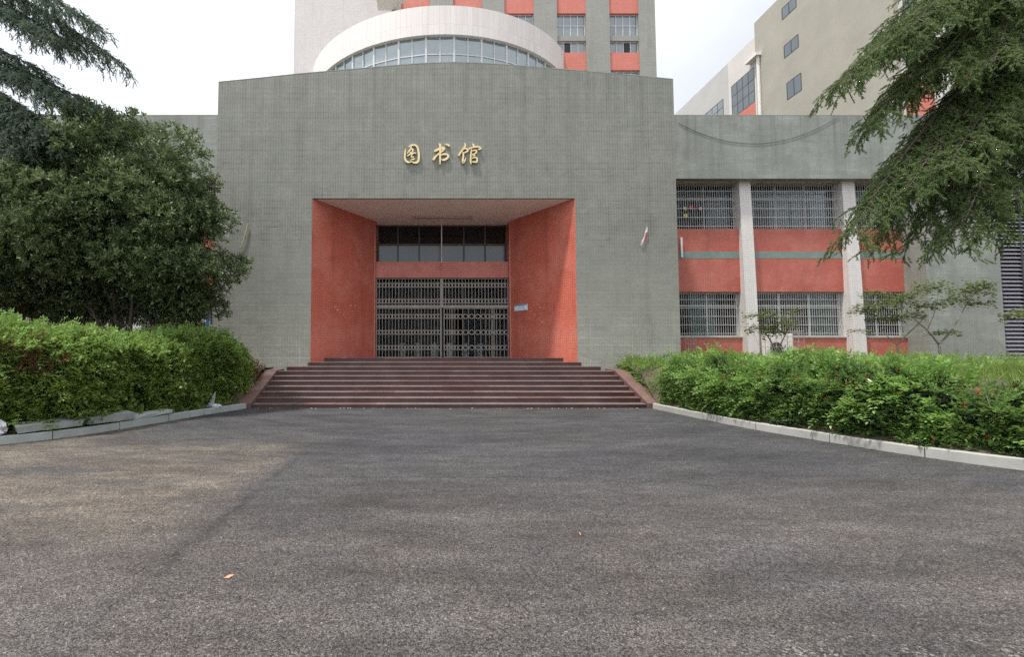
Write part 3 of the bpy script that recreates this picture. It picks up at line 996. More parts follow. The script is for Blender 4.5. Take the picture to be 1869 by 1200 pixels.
for ci, strokes in STROKES.items():
    mb = MB()
    for si, st in enumerate(strokes):
        d = BY - .075 - .003 * si
        pts = [Vector((*[P(720 + a * .0963, 250 + b * .0963, BY)[j] for j in (0, 2)], r * .0963 / 48.6 * 1.0)) for a, b, r in st]
        c2 = catmull(pts, 4)
        Lp, Rp = [], []
        for k, p in enumerate(c2):
            dd_ = (c2[min(k + 1, len(c2) - 1)] - c2[max(k - 1, 0)])
            dd_ = Vector((dd_.x, dd_.y, 0)).normalized()
            nn_ = Vector((-dd_.y, dd_.x, 0)) * max(.006, p.z)
            Lp.append((p.x + nn_.x, d, p.y + nn_.y)); Rp.append((p.x - nn_.x, d, p.y - nn_.y))
        for k in range(len(c2) - 1):
            a, b, c_, d_ = Lp[k], Lp[k + 1], Rp[k + 1], Rp[k]
            bk_ = lambda q: (q[0], BY - .012, q[2])
            mb.poly([d_, c_, b, a])
            mb.poly([a, b, bk_(b), bk_(a)]); mb.poly([c_, d_, bk_(d_), bk_(c_)])
        mb.poly([Lp[0], (Lp[0][0], BY - .012, Lp[0][2]), (Rp[0][0], BY - .012, Rp[0][2]), Rp[0]])
        mb.poly([Lp[-1], Rp[-1], (Rp[-1][0], BY - .012, Rp[-1][2]), (Lp[-1][0], BY - .012, Lp[-1][2])])
    mb.build('character', M['gold'], sg, fix=False)
settle(); adopt(sg)

# ------------------------------------------------------------------ library wings
FY, SPY, WNY = 20.5, 21.0, 21.3
fz0, fz1 = Z(326, FY), Z(210.5, FY)
AX = (BL + BR) / 2


def wing(mir, label, detail):
    mx = (lambda x: 2 * AX - x) if mir else (lambda x: x)
    root = empty('library_wing', (mx(15), FY, 0), label, 'building')

    def bx(mb, x0, x1, *r, **k): return mb.box(mx(x0), mx(x1), *r, **k)
    xe = 20.56
    xend = 25.5
    XS = BR - .6
    # fascia, soffit, roof
    bx(MB(), XS, 28.5, FY, FY + .3, fz0, fz1).build('fascia', M['wing_tile'], root)
    bx(MB(), XS, 28.5, FY + .302, WNY + .6, fz0 + .006, fz0 + .15).build('soffit', M['concrete'], root)
    bx(MB(), XS, 28.5, FY - .004, FY + .33, fz1 + .003, fz1 + .03).build('coping', M['concrete'], root)
    bx(MB(), XS, 28.5, FY + .31, 29.5, fz1 - .6, fz1 - .45).build('roof', M['roof'], root)
    # bays
    c1 = (X(1350, SPY, 480), X(1371, SPY, 480)); c2 = (X(1538, SPY, 480), X(1561, SPY, 480))
    bays = [(BR + .01, c1[0]), (c1[1], c2[0]), (c2[1], xe)]
    zz = lambda py: Z(py, SPY)
    z_u1, z_u0 = zz(336), zz(418)
    z_l1, z_l0 = zz(533), zz(617)
    zg_0, zg_1 = zz(472), zz(459.5)
    for bi, (a, b) in enumerate(bays):
        bx(MB(), a, b, SPY, SPY + .6, zg_1 + .001, z_u0).build('spandrel', M['red_panel'], root)
        bx(MB(), a, b, SPY - .006, SPY + .6, zg_0, zg_1).build('green_stripe', M['green_band'], root)
        bx(MB(), a, b, SPY, SPY + .6, z_l1, zg_0 - .001).build('spandrel', M['red_panel'], root)
        bx(MB(), a, b, SPY, SPY + .6, .3, z_l0).build('sill_wall', M['red_panel'], root)
        bx(MB(), a, b, SPY - .04, SPY + .3, z_l0 + .001, z_l0 + .05).build('window_sill', M['concrete'], root)
        for fl, (w0, w1) in enumerate(((z_l0 + .05, z_l1), (z_u0, fz0 + .004))):
            fr = MB()
            nm = 3 if b - a > 3 else 2
            xs = [a + .03 + (b - a - .06) * k / nm for k in range(nm + 1)]
            for x in xs: bx(fr, x - .03, x + .03, WNY - .03, WNY + .04, w0, w1)
            zt_ = w0 + (w1 - w0) * .70
            bx(fr, a, b, WNY - .025, WNY + .035, zt_ - .03, zt_ + .03)
            bx(fr, a, b, WNY - .028, WNY + .038, w0 + .001, w0 + .06)
            bx(fr, a, b, WNY - .028, WNY + .038, w1 - .06, w1 - .002)
            wnd = fr.build('window', M['frame_mauve'] if fl else M['frame_alu'], root)
            for k in range(nm):
                bx(MB(), xs[k] + .03, xs[k + 1] - .03, WNY, WNY + .008, w0 + .06, w1 - .06).build('pane', M['glass_clear'], wnd)
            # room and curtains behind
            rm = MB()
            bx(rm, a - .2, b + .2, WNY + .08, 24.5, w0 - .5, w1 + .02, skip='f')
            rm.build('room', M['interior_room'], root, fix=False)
            if detail:
                cur = MB()
                spans = {(0, 0): [(.08, .34), (.50, .80)], (1, 0): [(.0, .10), (.68, .98)], (2, 0): [(.0, .16), (.5, .72)],
                         (0, 1): [(.72, .98)], (1, 1): [(.02, .14), (.30, .52), (.55, .72), (.76, .98)], (2, 1): [(.0, .25), (.6, .98)]}[(bi, fl)]
                for s0, s1 in spans:
                    ctop = w1 - .02 if fl == 0 else w0 + (w1 - w0) * random.uniform(.6, .85)
                    cbot = w0 + .02 if fl == 0 else w0 + (w1 - w0) * random.choice((.02, .3))
                    xa_, xb2 = a + (b - a) * s0, a + (b - a) * s1
                    n_ = max(6, int((xb2 - xa_) / .05))
                    pr = [(xa_ + (xb2 - xa_) * k / n_, WNY + .14 + (.03 if k % 2 else 0)) for k in range(n_ + 1)]
                    for p_, q_ in zip(pr, pr[1:]):
                        cur.poly([(mx(p_[0]), p_[1], cbot), (mx(q_[0]), q_[1], cbot), (mx(q_[0]), q_[1], ctop), (mx(p_[0]), p_[1], ctop)])
                cur.build('curtain', M['curtain'] if (fl == 0) else M['curtain_grey'], root, fix=False)
            # security bars
            gy = SPY + .10
            gr = MB()
            n_r = 5
            for k in range(n_r):
                zr = w0 + .05 + (w1 - w0 - .1) * (k + .25) / n_r
                bx(gr, a + .02, b - .02, gy - .014, gy - .004, zr - .011, zr + .011)
            grille = gr.build('window_grille', M['bar_metal'], root)
            nb_ = int((b - a) / .1)
            first = bx(MB(), -.0065, .0065, -.004, .009, w0 + .01, w1 - .01)
            if mir: first = MB().box(-.0065, .0065, -.004, .009, w0 + .01, w1 - .01)
            else: first = MB().box(-.0065, .0065, -.004, .009, w0 + .01, w1 - .01)
            fo = first.build('bar', M['bar_metal'], grille)
            fo.location = (mx(a + .06), gy, 0)
            for k in range(1, nb_):
                c_ = fo.copy(); COL.objects.link(c_); c_.parent = grille
                c_.location = (mx(a + .06 + k * (b - a - .1) / nb_), gy, 0)
    # tapering pilasters, deeper at the foot
    for (a, b) in (c1, c2):
        zt_, zb_ = fz0 + .004, .3
        pm = MB()
        pm.prism([(mx(a), SPY + .5, zb_), (mx(a), 20.58, zb_), (mx(a), 20.86, zt_), (mx(a), SPY + .5, zt_)], (mx(b) - mx(a), 0, 0))
        pm.build('pilaster', M['white_tile'], root)
    # end block and louvred screen
    ex0, ex1, ey = xe + .003, X(1831, 20.05, 560), 20.05
    bx(MB(), ex0, ex1, ey, 26, .3, fz0 - .004).build('end_wall', M['wing_tile'], root)
    if detail:
        lv = MB()
        bx(lv, ex1 + .02, ex1 + .08, ey + .1, ey + .2, .3, fz0 - .01)
        bx(lv, ex1 + 1.0, ex1 + 1.06, ey + .08, ey + .2, .3, fz0 - .01)
        bx(lv, ex1 + .003, 28.4, ey + .35, ey + .5, .3, fz0 - .01)
        sc = lv.build('louvre_screen', M['frame_dark'], root)
        f0 = MB().prism([(ex1 + .082, ey + .10, .5), (ex1 + .082, ey + .24, .60), (ex1 + .082, ey + .24, .585), (ex1 + .082, ey + .10, .485)], (4.6, 0, 0)).build('slat', M['frame_mauve'], sc)
        for k in range(1, int((fz0 - .9) / .165)):
            c_ = f0.copy(); COL.objects.link(c_); c_.parent = sc; c_.location = (0, 0, .165 * k)
    settle(); adopt(root)
    return root


wing(False, 'right library wing with red spandrels, barred windows and white tapering pilasters', True)
wing(True, 'left library wing half hidden behind the dark round evergreen tree', False)

# ------------------------------------------------------------------ rotunda
DC = Vector((1.16, 36.5, 0))
DR = 9.5
rot_ = empty('rotunda', (DC.x, DC.y, 0), 'pale curved drum with a ribbon of windows above the entrance block', 'building')
fyd = DC.y - DR
pz1, pz0 = 21.5, 19.8


def arc(r, a): return (DC.x + r * math.sin(a), DC.y - r * math.cos(a))


SEG = 64
ring = MB()
A0, A1 = -1.75, 1.75
for k in range(SEG):
    a, b = A0 + (A1 - A0) * k / SEG, A0 + (A1 - A0) * (k + 1) / SEG
    p, q = arc(DR, a), arc(DR, b)
    pi_, qi = arc(DR - .35, a), arc(DR - .35, b)
    ring.poly([(*p, pz0), (*q, pz0), (*q, pz1), (*p, pz1)])
    ring.poly([(*p, pz1), (*q, pz1), (*qi, pz1), (*pi_, pz1)])
    ring.poly([(*p, pz0), (*pi_, pz0), (*qi, pz0), (*q, pz0)])
ro = ring.build('parapet', M['drum_white'], rot_, fix=False)
# cylinder UVs keep the vertical panel joints
uvd = ro.data.uv_layers[0].data
for li, l in enumerate(ro.data.loops):
    c_ = ro.data.vertices[l.vertex_index].co
    uvd[li].uv = (DR * math.atan2(c_.x - DC.x, DC.y - c_.y), c_.z)
dt = MB()
dt.poly([(*arc(DR - .2, A0 + (A1 - A0) * k / 40), pz1 - .5) for k in range(41)])
dt.build('roof', M['roof'], rot_)
GR = DR - .22
STEP = 2 * math.asin(.80 / GR)
k0 = math.asin((X(828.5, fyd + .3, 80) - DC.x) / GR)
angs = [k0 + STEP * j for j in range(-8, 8)]
ztr = Z(100, fyd + .25)
for j, (a, b) in enumerate(zip(angs, angs[1:])):
    p, q = Vector((*arc(GR, a), 0)), Vector((*arc(GR, b), 0))
    d = (q - p).normalized(); nrm = Vector((d.y, -d.x, 0))
    if nrm.y > 0 and abs(nrm.y) > .3: nrm = -nrm
    fr = MB()

    def post(c0, w_, z0_, z1_, dep=.06):
        fr.prism([c0 - d * w_ + nrm * dep, c0 + d * w_ + nrm * dep, c0 + d * w_ - nrm * .02, c0 - d * w_ - nrm * .02], (0, 0, z1_ - z0_))
    for c0, w_ in ((p, .055), ((p + q) / 2, .028)):
        post(c0 + Vector((0, 0, 8)), w_, 8, pz0)
    for zz_ in (ztr,):
        fr.prism([p + nrm * .04 + Vector((0, 0, zz_)), q + nrm * .04 + Vector((0, 0, zz_)), q - nrm * .01 + Vector((0, 0, zz_)), p - nrm * .01 + Vector((0, 0, zz_))], (0, 0, .06))
    wd = fr.build('window', M['frame_alu'], rot_)
    for s0, s1 in ((0, .5), (.5, 1)):
        a3, b3 = p.lerp(q, s0), p.lerp(q, s1)
        gp = MB()
        tilt = random.uniform(-.012, .012)
        gp.poly([a3 + Vector((0, 0, ztr)) + nrm * tilt, b3 + Vector((0, 0, ztr)) - nrm * tilt, b3 + Vector((0, 0, pz0 + .02)) - nrm * tilt, a3 + Vector((0, 0, pz0 + .02)) + nrm * tilt])
        gp.build('pane', M['glass_sky'], wd, fix=False)
        gp = MB()
        gp.poly([a3 + Vector((0, 0, 8)), b3 + Vector((0, 0, 8)), b3 + Vector((0, 0, ztr)), a3 + Vector((0, 0, ztr))])
        gp.build('pane', M['glass_sky'], wd, fix=False)
settle(); adopt(rot_)

# ------------------------------------------------------------------ tower
TY = 31.2
tower = empty('library_tower', (6, TY, 0), 'tall tower with grey piers, red panels and window bays behind the drum', 'building')
tx0, tx1 = X(715, TY, 10), X(1197, TY, 70)
TTOP = 40
bays = [(732, 785), (827, 880), (921, 975), (1017, 1070.5), (1113, 1167)]
bx_ = [(X(a, TY, 60), X(b, TY, 60)) for a, b in bays]
edges = [tx0] + [e for b in bx_ for e in b] + [tx1]
for k in range(0, len(edges), 2):
    MB().box(edges[k], edges[k + 1], TY, TY + 1.2, 0, TTOP).build('pier', M['tower_grey'], tower)
MB().box(tx0 + .01, tx1 - .01, TY + .9, 42, 0, TTOP).build('wall', M['tower_grey'], tower)
zr = lambda py: Z(py, TY)
ST = zr(22) - zr(126)
for bi, (a, b) in enumerate(bx_):
    for s in range(-2, 3):
        o_ = s * ST
        MB().box(a, b, TY + .10, TY + .6, zr(126) + o_, zr(94) + o_).build('red_panel', M['tower_red'], tower)
        MB().box(a, b, TY + .12, TY + .6, zr(72) + o_, zr(62.5) + o_).build('band', M['tower_grey'], tower)
        for (p1, p0, nh) in ((62.5, 22, 1), (94, 72, 0)):
            w0, w1 = zr(p1) + o_, zr(p0) + o_
            f = MB()
            for k in range(5):
                x = a + .03 + (b - a - .06) * k / 4
                f.box(x - .022, x + .022, TY + .26, TY + .34, w0, w1)
            for zz_ in ([w0 + .03, w1 - .03] + ([(w0 + w1) / 2] if nh else [])):
                f.box(a, b, TY + .265, TY + .335, zz_ - .025, zz_ + .025)
            wd = f.build('window', M['frame_alu'], tower)
            for k in range(4):
                x0_, x1_ = a + (b - a) * k / 4, a + (b - a) * (k + 1) / 4
                dark = (nh == 0 and s == 0 and ((bi == 3 and k == 1) or (bi == 4 and k == 2)))
                MB().box(x0_ + .02, x1_ - .02, TY + .30, TY + .31, w0 + .03, w1 - .03).build('pane', M['glass_dark'] if dark else M['glass_tower'], wd)
cz = Z(15, 31)
MB().prism([(tx0 - .9, 28.5, cz), (X(745, 30.2, 5), 30.2, cz), (tx0 + .02, TY - .003, cz), (tx0 - .9, TY - .003, cz)], (0, 0, .35)).build('balcony_slab', M['soffit'], tower)
settle(); adopt(tower)
SLY = 34.0
slab = empty('stair_tower', (X(626, SLY), SLY, 0), 'blank off-white tower wall rising on the left of the curved drum', 'building')
MB().box(X(536.5, SLY, 70), X(722, SLY, 10), SLY, 44, 0, 42).build('wall', M['tower_white'], slab)
settle(); adopt(slab)

# ------------------------------------------------------------------ building on the right, running away from the camera
RX = 30.0


def ry(px, py=120):
    """depth at which the wall plane x = RX shows at px"""
    lo, hi = 10, 200
    for _ in range(50):
        m_ = (lo + hi) / 2
        if at(px, py, m_)[0] > RX: hi = m_
        else: lo = m_
    return (lo + hi) / 2


rear = empty('side_building', (RX + 5, 40, 0), 'tall beige building receding on the right, small windows in its blank wall', 'building')
yc, ya = ry(1636, 120), ry(1377, 60)
z_roof = at(1376, 42, ya)[1]
MB().box(RX, RX + 14, yc, ya, 0, z_roof).build('blank_wall', M['beige_wall'], rear)
ypale = ry(1327, 120)
z_r2 = at(1373, 66, ya)[1]
yfar = ry(1225, 208)
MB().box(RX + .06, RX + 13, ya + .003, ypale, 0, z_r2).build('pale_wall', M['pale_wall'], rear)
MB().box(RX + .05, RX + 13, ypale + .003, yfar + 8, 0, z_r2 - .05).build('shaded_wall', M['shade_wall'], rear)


def side_window(px0, px1, pyt, pyb, mid, material, pr=1, off=0, cols=2, rows=1, name='window'):
    y1_, y0_ = ry(px0, pyt), ry(px1, pyt)
    zt_, zb_ = at(px0, pyt, y1_)[1], at(px0, pyb, y1_)[1]
    x = RX + off
    f = MB()
    for k in range(cols + 1):
        y = y0_ + (y1_ - y0_) * k / cols
        f.box(x - .012, x + .10, y - .04, y + .04, zb_, zt_)
    for k in range(rows + 1):
        z = zb_ + (zt_ - zb_) * k / rows
        f.box(x - .010, x + .10, y0_, y1_, z - .035, z + .035)
    wd = f.build(name, M['frame_dark'], rear)
    for k in range(cols):
        for q in range(rows):
            ya_, yb_ = y0_ + (y1_ - y0_) * k / cols, y0_ + (y1_ - y0_) * (k + 1) / cols
            za_, zb2 = zb_ + (zt_ - zb_) * q / rows, zb_ + (zt_ - zb_) * (q + 1) / rows
            MB().box(x - .004, x + .02, ya_ + .03, yb_ - .03, za_ + .03, zb2 - .03).build('pane', material, wd)
    return y0_, y1_, zb_, zt_


side_window(1427, 1453.5, 16, 36, 0, M['glass_rear'])
side_window(1431, 1457.5, 84, 106, 0, M['glass_rear'])
side_window(1436, 1462.5, 152, 182, 0, M['glass_rear'])
y0_, y1_, zb_, zt_ = side_window(1334, 1376, 158, 216, 0, M['glass_rear'], off=.06, cols=4, rows=3)
MB().box(RX + .045, RX + .2, y0_ - .05, y1_, zb_ - 2.6, zb_ - .06).build('red_panel', M['tower_red'], rear)
side_window(1280, 1320, 214, 240, 0, M['glass_tower'], off=.05, cols=4, rows=2)
# nearer part with window bays, red spandrels and white piers
yn = 22.2
MB().box(RX + .3, RX + 14, yn, yc - .003, 0, z_roof).build('bay_wall', M['tower_white'], rear)
yb0 = yc
zs = [at(1634, 41, yc)[1] + d for d in (-9.5, -4.75, 0, 4.75)]
k = 0
y = yc - .35
while y - 2.0 > yn:
    ya2, yb2 = y - 1.85, y
    for z_ in zs:
        MB().box(RX + .12, RX + .32, ya2, yb2, z_ - 1.95, z_).build('red_panel', M['tower_red'], rear)
        f = MB()
        for q in range(3):
            yy = ya2 + (yb2 - ya2) * q / 2
            f.box(RX + .20, RX + .30, yy - .04, yy + .04, z_, z_ + 2.8)
        for zz_ in (.0, 1.4, 2.8): f.box(RX + .205, RX + .295, ya2, yb2, z_ + zz_ - .03, z_ + zz_ + .03)
        wd = f.build('window', M['frame_alu'], rear)
        for q in range(2):
            for h in (0, 1):
                MB().box(RX + .24, RX + .25, ya2 + .925 * q + .03, ya2 + .925 * q + .9, z_ + 1.4 * h + .03, z_ + 1.4 * h + 1.37).build('pane', M['glass_rear'], wd)
    MB().box(RX, RX + .35, ya2 - 1.0, ya2 - .003, 0, z_roof).build('pier', M['tower_white'], rear)
    y -= 2.85
settle(); adopt(rear)
# white rainwater pipe at its corner
dpx = RX - .12
dpy = ya - .5
dp = empty('drain_pipe', (dpx, dpy, 0), 'white rainwater pipe with a bent top at the beige building corner', 'pipe')
zt_ = at(1382, 103, dpy)[1]
MB().tube([(dpx, dpy, 8), (dpx, dpy, zt_ - .4), (dpx, dpy, zt_)], .14, 10).build('pipe', M['white_paint'], dp)
MB().box(dpx - .35, dpx + .3, dpy - .3, dpy + 1.3, zt_, zt_ + .25).build('hopper', M['white_paint'], dp)
settle(); adopt(dp)

# ------------------------------------------------------------------ small things on the walls
cb = []
for k in range(25):
    t = k / 24
    px = 1238 + (1532 - 1238) * t
    py = 222 + (214 - 222) * t + 44 * (1 - (2 * t - .98) ** 2) * (1.0)
    cb.append(P(px, py, FY - .022))
tag(MB().tube(cb, .009, 5).build('slack_cable', M['cable'], smooth=True), 'thin dark cable sagging across the grey fascia of the right wing', 'cable')
pts = [P(1181, 414, BY - .03), P(1179, 424, BY - .05), P(1177, 433, BY - .03), P(1173, 442, BY - .05), P(1170, 449, BY - .02)]
bn = empty('torn_banner', tuple(pts[2]), 'torn strip of white and red cloth hanging on the grey wall right of the doorway', 'banner')


def strip(pts, widths, sh, depth=.008):
    mb = MB()
    for k in range(len(pts) - 1):
        a, b = pts[k] + Vector((sh, 0, 0)), pts[k + 1] + Vector((sh, 0, 0))
        wa, wb = Vector((widths[k], .01, 0)), Vector((widths[k + 1], .01, 0))
        mb.prism([a - wa, b - wb, b + wb, a + wa], (0, -depth, 0))
    return mb


strip(pts, [.02, .05, .05, .06, .03], 0).build('white_strip', M['white_paint'], bn)
strip(pts[1:4], [.015, .03, .02], .035, .014).build('red_strip', M['red_cloth'], bn)
settle(); adopt(bn)
tag(MB().tube([P(452, 410, BY - .05), P(447, 430, BY - .06), P(440, 453, BY - .05)], [.022, .024, .02], 6).build('bamboo_stick', M['bamboo']), 'thin pale stick leaning on the grey wall left of the doorway', 'stick')
p0 = P(1243.5, 434, 20.95)
MB_ = MB().box(p0.x - .05, p0.x + .03, 20.9, 20.995, Z(470, 20.95), Z(434, 20.95))
tag(MB_.build('pipe_casing', M['white_paint'], bevel=.01), 'short white pipe casing in the corner beside the entrance block', 'casing')

# paper flowers behind the first upper window
for k, (px, py, r, mname, lab) in enumerate(((1250, 381, .085, 'yellow_cloth', 'yellow paper flower behind the upper barred window, beside a red one'), (1261, 379, .10, 'red_cloth', 'red paper flower behind the upper barred window beside the entrance block'), (1278, 381, .09, 'pink_cloth', 'pink paper flower behind the upper barred window, right of the red one'), (1251, 394, .10, 'yellow_cloth', 'second yellow paper flower, hanging below the other yellow one'))):
    fy = SPY + .22
    c0 = P(px, py, fy)
    mb = MB()
    for q in range(8):
        a = 2 * math.pi * q / 8
        e = Vector((math.cos(a), 0, math.sin(a))); s_ = Vector((-math.sin(a), 0, math.cos(a)))
        mb.prism([c0, c0 + e * r * .6 + s_ * r * .38, c0 + e * r, c0 + e * r * .6 - s_ * r * .38], (0, -.02 - .003 * q, 0))
    mb.tube([c0 + Vector((0, -.05, 0)), c0 + Vector((0, .02, 0))], r * .3, 8)
    tag(mb.build('paper_flower', M[mname]), lab, 'decoration', 'paper flowers in the window')

# air conditioner in a cage
ay = 20.45
ax0, ax1 = X(1396, ay), X(1446, ay)
az0, az1 = 1.2, Z(607, ay)
ac = empty('air_conditioner', ((ax0 + ax1) / 2, ay, az0), 'off-white air conditioner outdoor unit under the barred window between the pilasters', 'air conditioner')
MB().box(ax0, ax1, ay, ay + .38, az0 + .05, az1 - .06).build('casing', M['white_paint'], ac, bevel=.015)
fc = Vector((ax0 + .42, ay - .008, (az0 + az1) / 2))
MB().prism([fc + Vector((.27 * math.cos(2 * math.pi * k / 24), 0, .27 * math.sin(2 * math.pi * k / 24))) for k in range(24)], (0, .006, 0)).build('fan_opening', M['black'], ac)
for r in (.10, .18, .26):
    MB().tube([fc + Vector((r * math.cos(2 * math.pi * k / 20), -.012, r * math.sin(2 * math.pi * k / 20))) for k in range(21)], .006, 4).build('guard_ring', M['bar_metal'], ac)
for x in (ax0 + .1, ax1 - .1):
    MB().box(x - .04, x + .04, ay + .02, ay + .36, az0 - .2, az0 + .048).build('foot', M['frame_dark'], ac)
settle(); adopt(ac)


def cage(name, px0, px1, pyt, y, lab, nv):
    x0, x1 = X(px0, y), X(px1, y)
    z1 = Z(pyt, y)
    r_ = empty(name, ((x0 + x1) / 2, y, 1.2), lab, 'cage')
    for k in range(nv):
        x = x0 + (x1 - x0) * k / (nv - 1)
        MB().box(x - .010, x + .010, y - .010, y + .010, 1.0, z1).build('bar', M['cage_metal'], r_)
    for k in range(4):
        z = z1 - .012 - k * .22
        MB().box(x0, x1, y - .028, y - .013, z - .010, z + .010).build('rail', M['cage_metal'], r_)
    for x in (x0, x1):
        MB().box(x - .01, x + .01, y + .014, SPY - .005, z1 - .025, z1 - .003).build('bracket', M['cage_metal'], r_)
    settle(); adopt(r_)


cage('security_cage', 1384, 1465, 604, 20.3, 'white wire cage around the air conditioner outdoor unit', 9)
cage('security_cage', 1249, 1268, 618, 20.45, 'small white wire cage low beside the entrance block', 5)

# blue panel behind the tree on the left
by_ = 18.2
bpx0, bpx1 = X(357, by_), X(382, by_)
bp = empty('display_panel', ((bpx0 + bpx1) / 2, by_, 1.1), 'small blue and white panel standing low behind the left hedge', 'sign')
MB().box(bpx1 - .10, bpx1, by_, by_ + .05, 1.0, Z(573, by_)).build('blue_post', M['blue_panel'], bp)
MB().box(bpx0, bpx1 - .103, by_ + .01, by_ + .04, 1.2, Z(578, by_)).build('board', M['sign_white'], bp)
for k in range(3):
    MB().box(bpx0 + .06 + k * .12, bpx0 + .10 + k * .12, by_ + .002, by_ + .009, 1.3, Z(580, by_)).build('stripe', M['frame_mauve'], bp)
settle(); adopt(bp)


# ------------------------------------------------------------------ foliage tools
def unit(a): return a / np.maximum(np.linalg.norm(a, axis=-1, keepdims=True), 1e-9)


def frames(d, roll=None, up=(0, 0, 1), jitter=0.0):
    """rotation matrices whose Y axis is d and whose Z axis leans towards up"""
    d = unit(d)
    n = len(d)
    u = np.tile(np.array(up, float), (n, 1)) + rng.normal(0, jitter, (n, 3)) if jitter else np.tile(np.array(up, float), (n, 1)) + rng.normal(0, 1e-3, (n, 3))
    x = unit(np.cross(d, u))
    z = np.cross(x, d)
    if roll is not None:
        c, s = np.cos(roll)[:, None], np.sin(roll)[:, None]
        x, z = x * c + z * s, z * c - x * s
    return np.stack([x, d, z], axis=2)


def leaf(b, d, nrm, L, W, fold=.25):
    """a folded leaf of four triangles -> verts(6), tris"""
    b, d, nrm = np.array(b, float), np.array(d, float), np.array(nrm, float)
    d = d / np.linalg.norm(d)
    s = np.cross(d, nrm); s /= np.linalg.norm(s)
    nn = np.cross(s, d)
    v = [b, b + d * L * .42 + s * W * .5 + nn * W * fold, b + d * L * .5 - nn * L * .03, b + d * L * .42 - s * W * .5 + nn * W * fold, b + d * L * .98 - nn * L * .12]
    return np.array(v), np.array([(0, 1, 2), (0, 2, 3), (1, 4, 2), (2, 4, 3)])


def leaf2(b, d, nrm, L, W, fold=.2):
    b, d, nrm = np.array(b, float), np.array(d, float), np.array(nrm, float)
    d = d / np.linalg.norm(d)
    s = np.cross(d, nrm); s /= np.linalg.norm(s)
    nn = np.cross(s, d)
    v = [b, b + d * L * .45 + s * W * .5 + nn * W * fold, b + d * L, b + d * L * .45 - s * W * .5 + nn * W * fold]
    return np.array(v), np.array([(0, 1, 2), (0, 2, 3)])


def join(parts):
    vs, fs, o = [], [], 0
    for v, f in parts:
        vs.append(v); fs.append(f + o); o += len(v)
    return np.concatenate(vs), np.concatenate(fs)


def pinnate(r, L=.24, n=5, ll=.06, lw=.027):
    """arching shoot with paired leaflets"""
    out = []
    for k in range(n):
        t = (k + 1) / (n + .3)
        p = np.array([0, L * t, -.10 * L * t * t * 2 + .02])
        for s in (-1, 1):
            dd = np.array([s * 1.0, .75 + r.uniform(-.2, .2), r.uniform(-.25, .3)])
            out.append(leaf2(p, dd, np.array([r.uniform(-.3, .3), r.uniform(-.3, .3), 1]), ll * r.uniform(.75, 1.2) * (1 - .3 * abs(t - .5)), lw * r.uniform(.8, 1.2)))
    out.append(leaf2(np.array([0, L * .98, -.17 * L]), np.array([r.uniform(-.2, .2), 1, -.2]), np.array([0, 0, 1.]), ll, lw))
    return join(out)


def whorl(r, n=7, ll=.085, lw=.034, L=.14, up=.5):
    """twig end with leaves all round"""
    out = []
    for k in range(n):
        a = k * 2.4 + r.uniform(-.3, .3)
        t = .25 + .75 * k / n
        p = np.array([0, L * t, 0])
        dd = np.array([math.cos(a), r.uniform(.35, 1.0), math.sin(a) * .8 + r.uniform(-.1, .2)])
        out.append(leaf(p, dd, np.array([0.1 * math.cos(a), -.4, 1.0]), ll * r.uniform(.7, 1.2), lw * r.uniform(.8, 1.2)))
    return join(out)


def needle_shoot(r, L=.14, n=30, nl=.036, nw=.013):
    out = []
    v, f = [], []
    for k in range(n):
        t = k / n
        a = k * 2.4 + r.uniform(-.4, .4)
        p = np.array([0, L * t, -.04 * L * t])
        dd = np.array([math.cos(a), r.uniform(.5, 1.3), math.sin(a) * .9])
        dd /= np.linalg.norm(dd)
        s = np.cross(dd, [r.uniform(-1, 1), .2, r.uniform(-1, 1)]); s /= np.linalg.norm(s)
        l = nl * r.uniform(.7, 1.2)
        o = len(v)
        v += [p - s * nw * .5, p + s * nw * .5, p + dd * l]
        f.append((o, o + 1, o + 2))
    # thin woody axis
    o = len(v)
    v += [np.array([-.003, 0, 0]), np.array([.003, 0, 0]), np.array([0, L, -.04 * L])]
    f.append((o, o + 1, o + 2))
    return np.array(v), np.array(f)


def scatter(name, templates, pos, R, scale, material, parent=None):
    """copies of the template sprays joined into one mesh"""
    n = len(pos)
    which = rng.integers(0, len(templates), n)
    V, F, o = [], [], 0
    for t, (tv, tf) in enumerate(templates):
        idx = np.where(which == t)[0]
        if len(idx) == 0: continue
        v = np.einsum('nij,vj->nvi', R[idx], tv) * scale[idx][:, None, None] + pos[idx][:, None, :]
        V.append(v.reshape(-1, 3))
        f = tf[None] + (np.arange(len(idx)) * len(tv))[:, None, None] + o
        F.append(f.reshape(-1, 3))
        o += len(idx) * len(tv)
    V = np.concatenate(V).astype(np.float32); F = np.concatenate(F).astype(np.int32)
    me = bpy.data.meshes.new(name)
    me.vertices.add(len(V)); me.vertices.foreach_set('co', V.ravel())
    me.loops.add(F.size); me.loops.foreach_set('vertex_index', F.ravel())
    me.polygons.add(len(F))
    me.polygons.foreach_set('loop_start', np.arange(0, F.size, 3, dtype=np.int32))
    me.polygons.foreach_set('loop_total', np.full(len(F), 3, dtype=np.int32))
    me.update(calc_edges=True)
    me.materials.append(material)
    ob = bpy.data.objects.new(name, me)
    COL.objects.link(ob)
    if parent: ob.parent = parent
    return ob


def lump(u, v, seed, f=1.0):
    r = np.random.default_rng(seed)
    s = np.zeros_like(u)
    for k in range(7):
        a, b, p = r.uniform(.6, 3.2) * f, r.uniform(.6, 3.2) * f, r.uniform(0, 6.28)
        s += np.sin(u * a * (1 if k % 2 else -1) + v * b + p) / 7 * 1.6
    return s


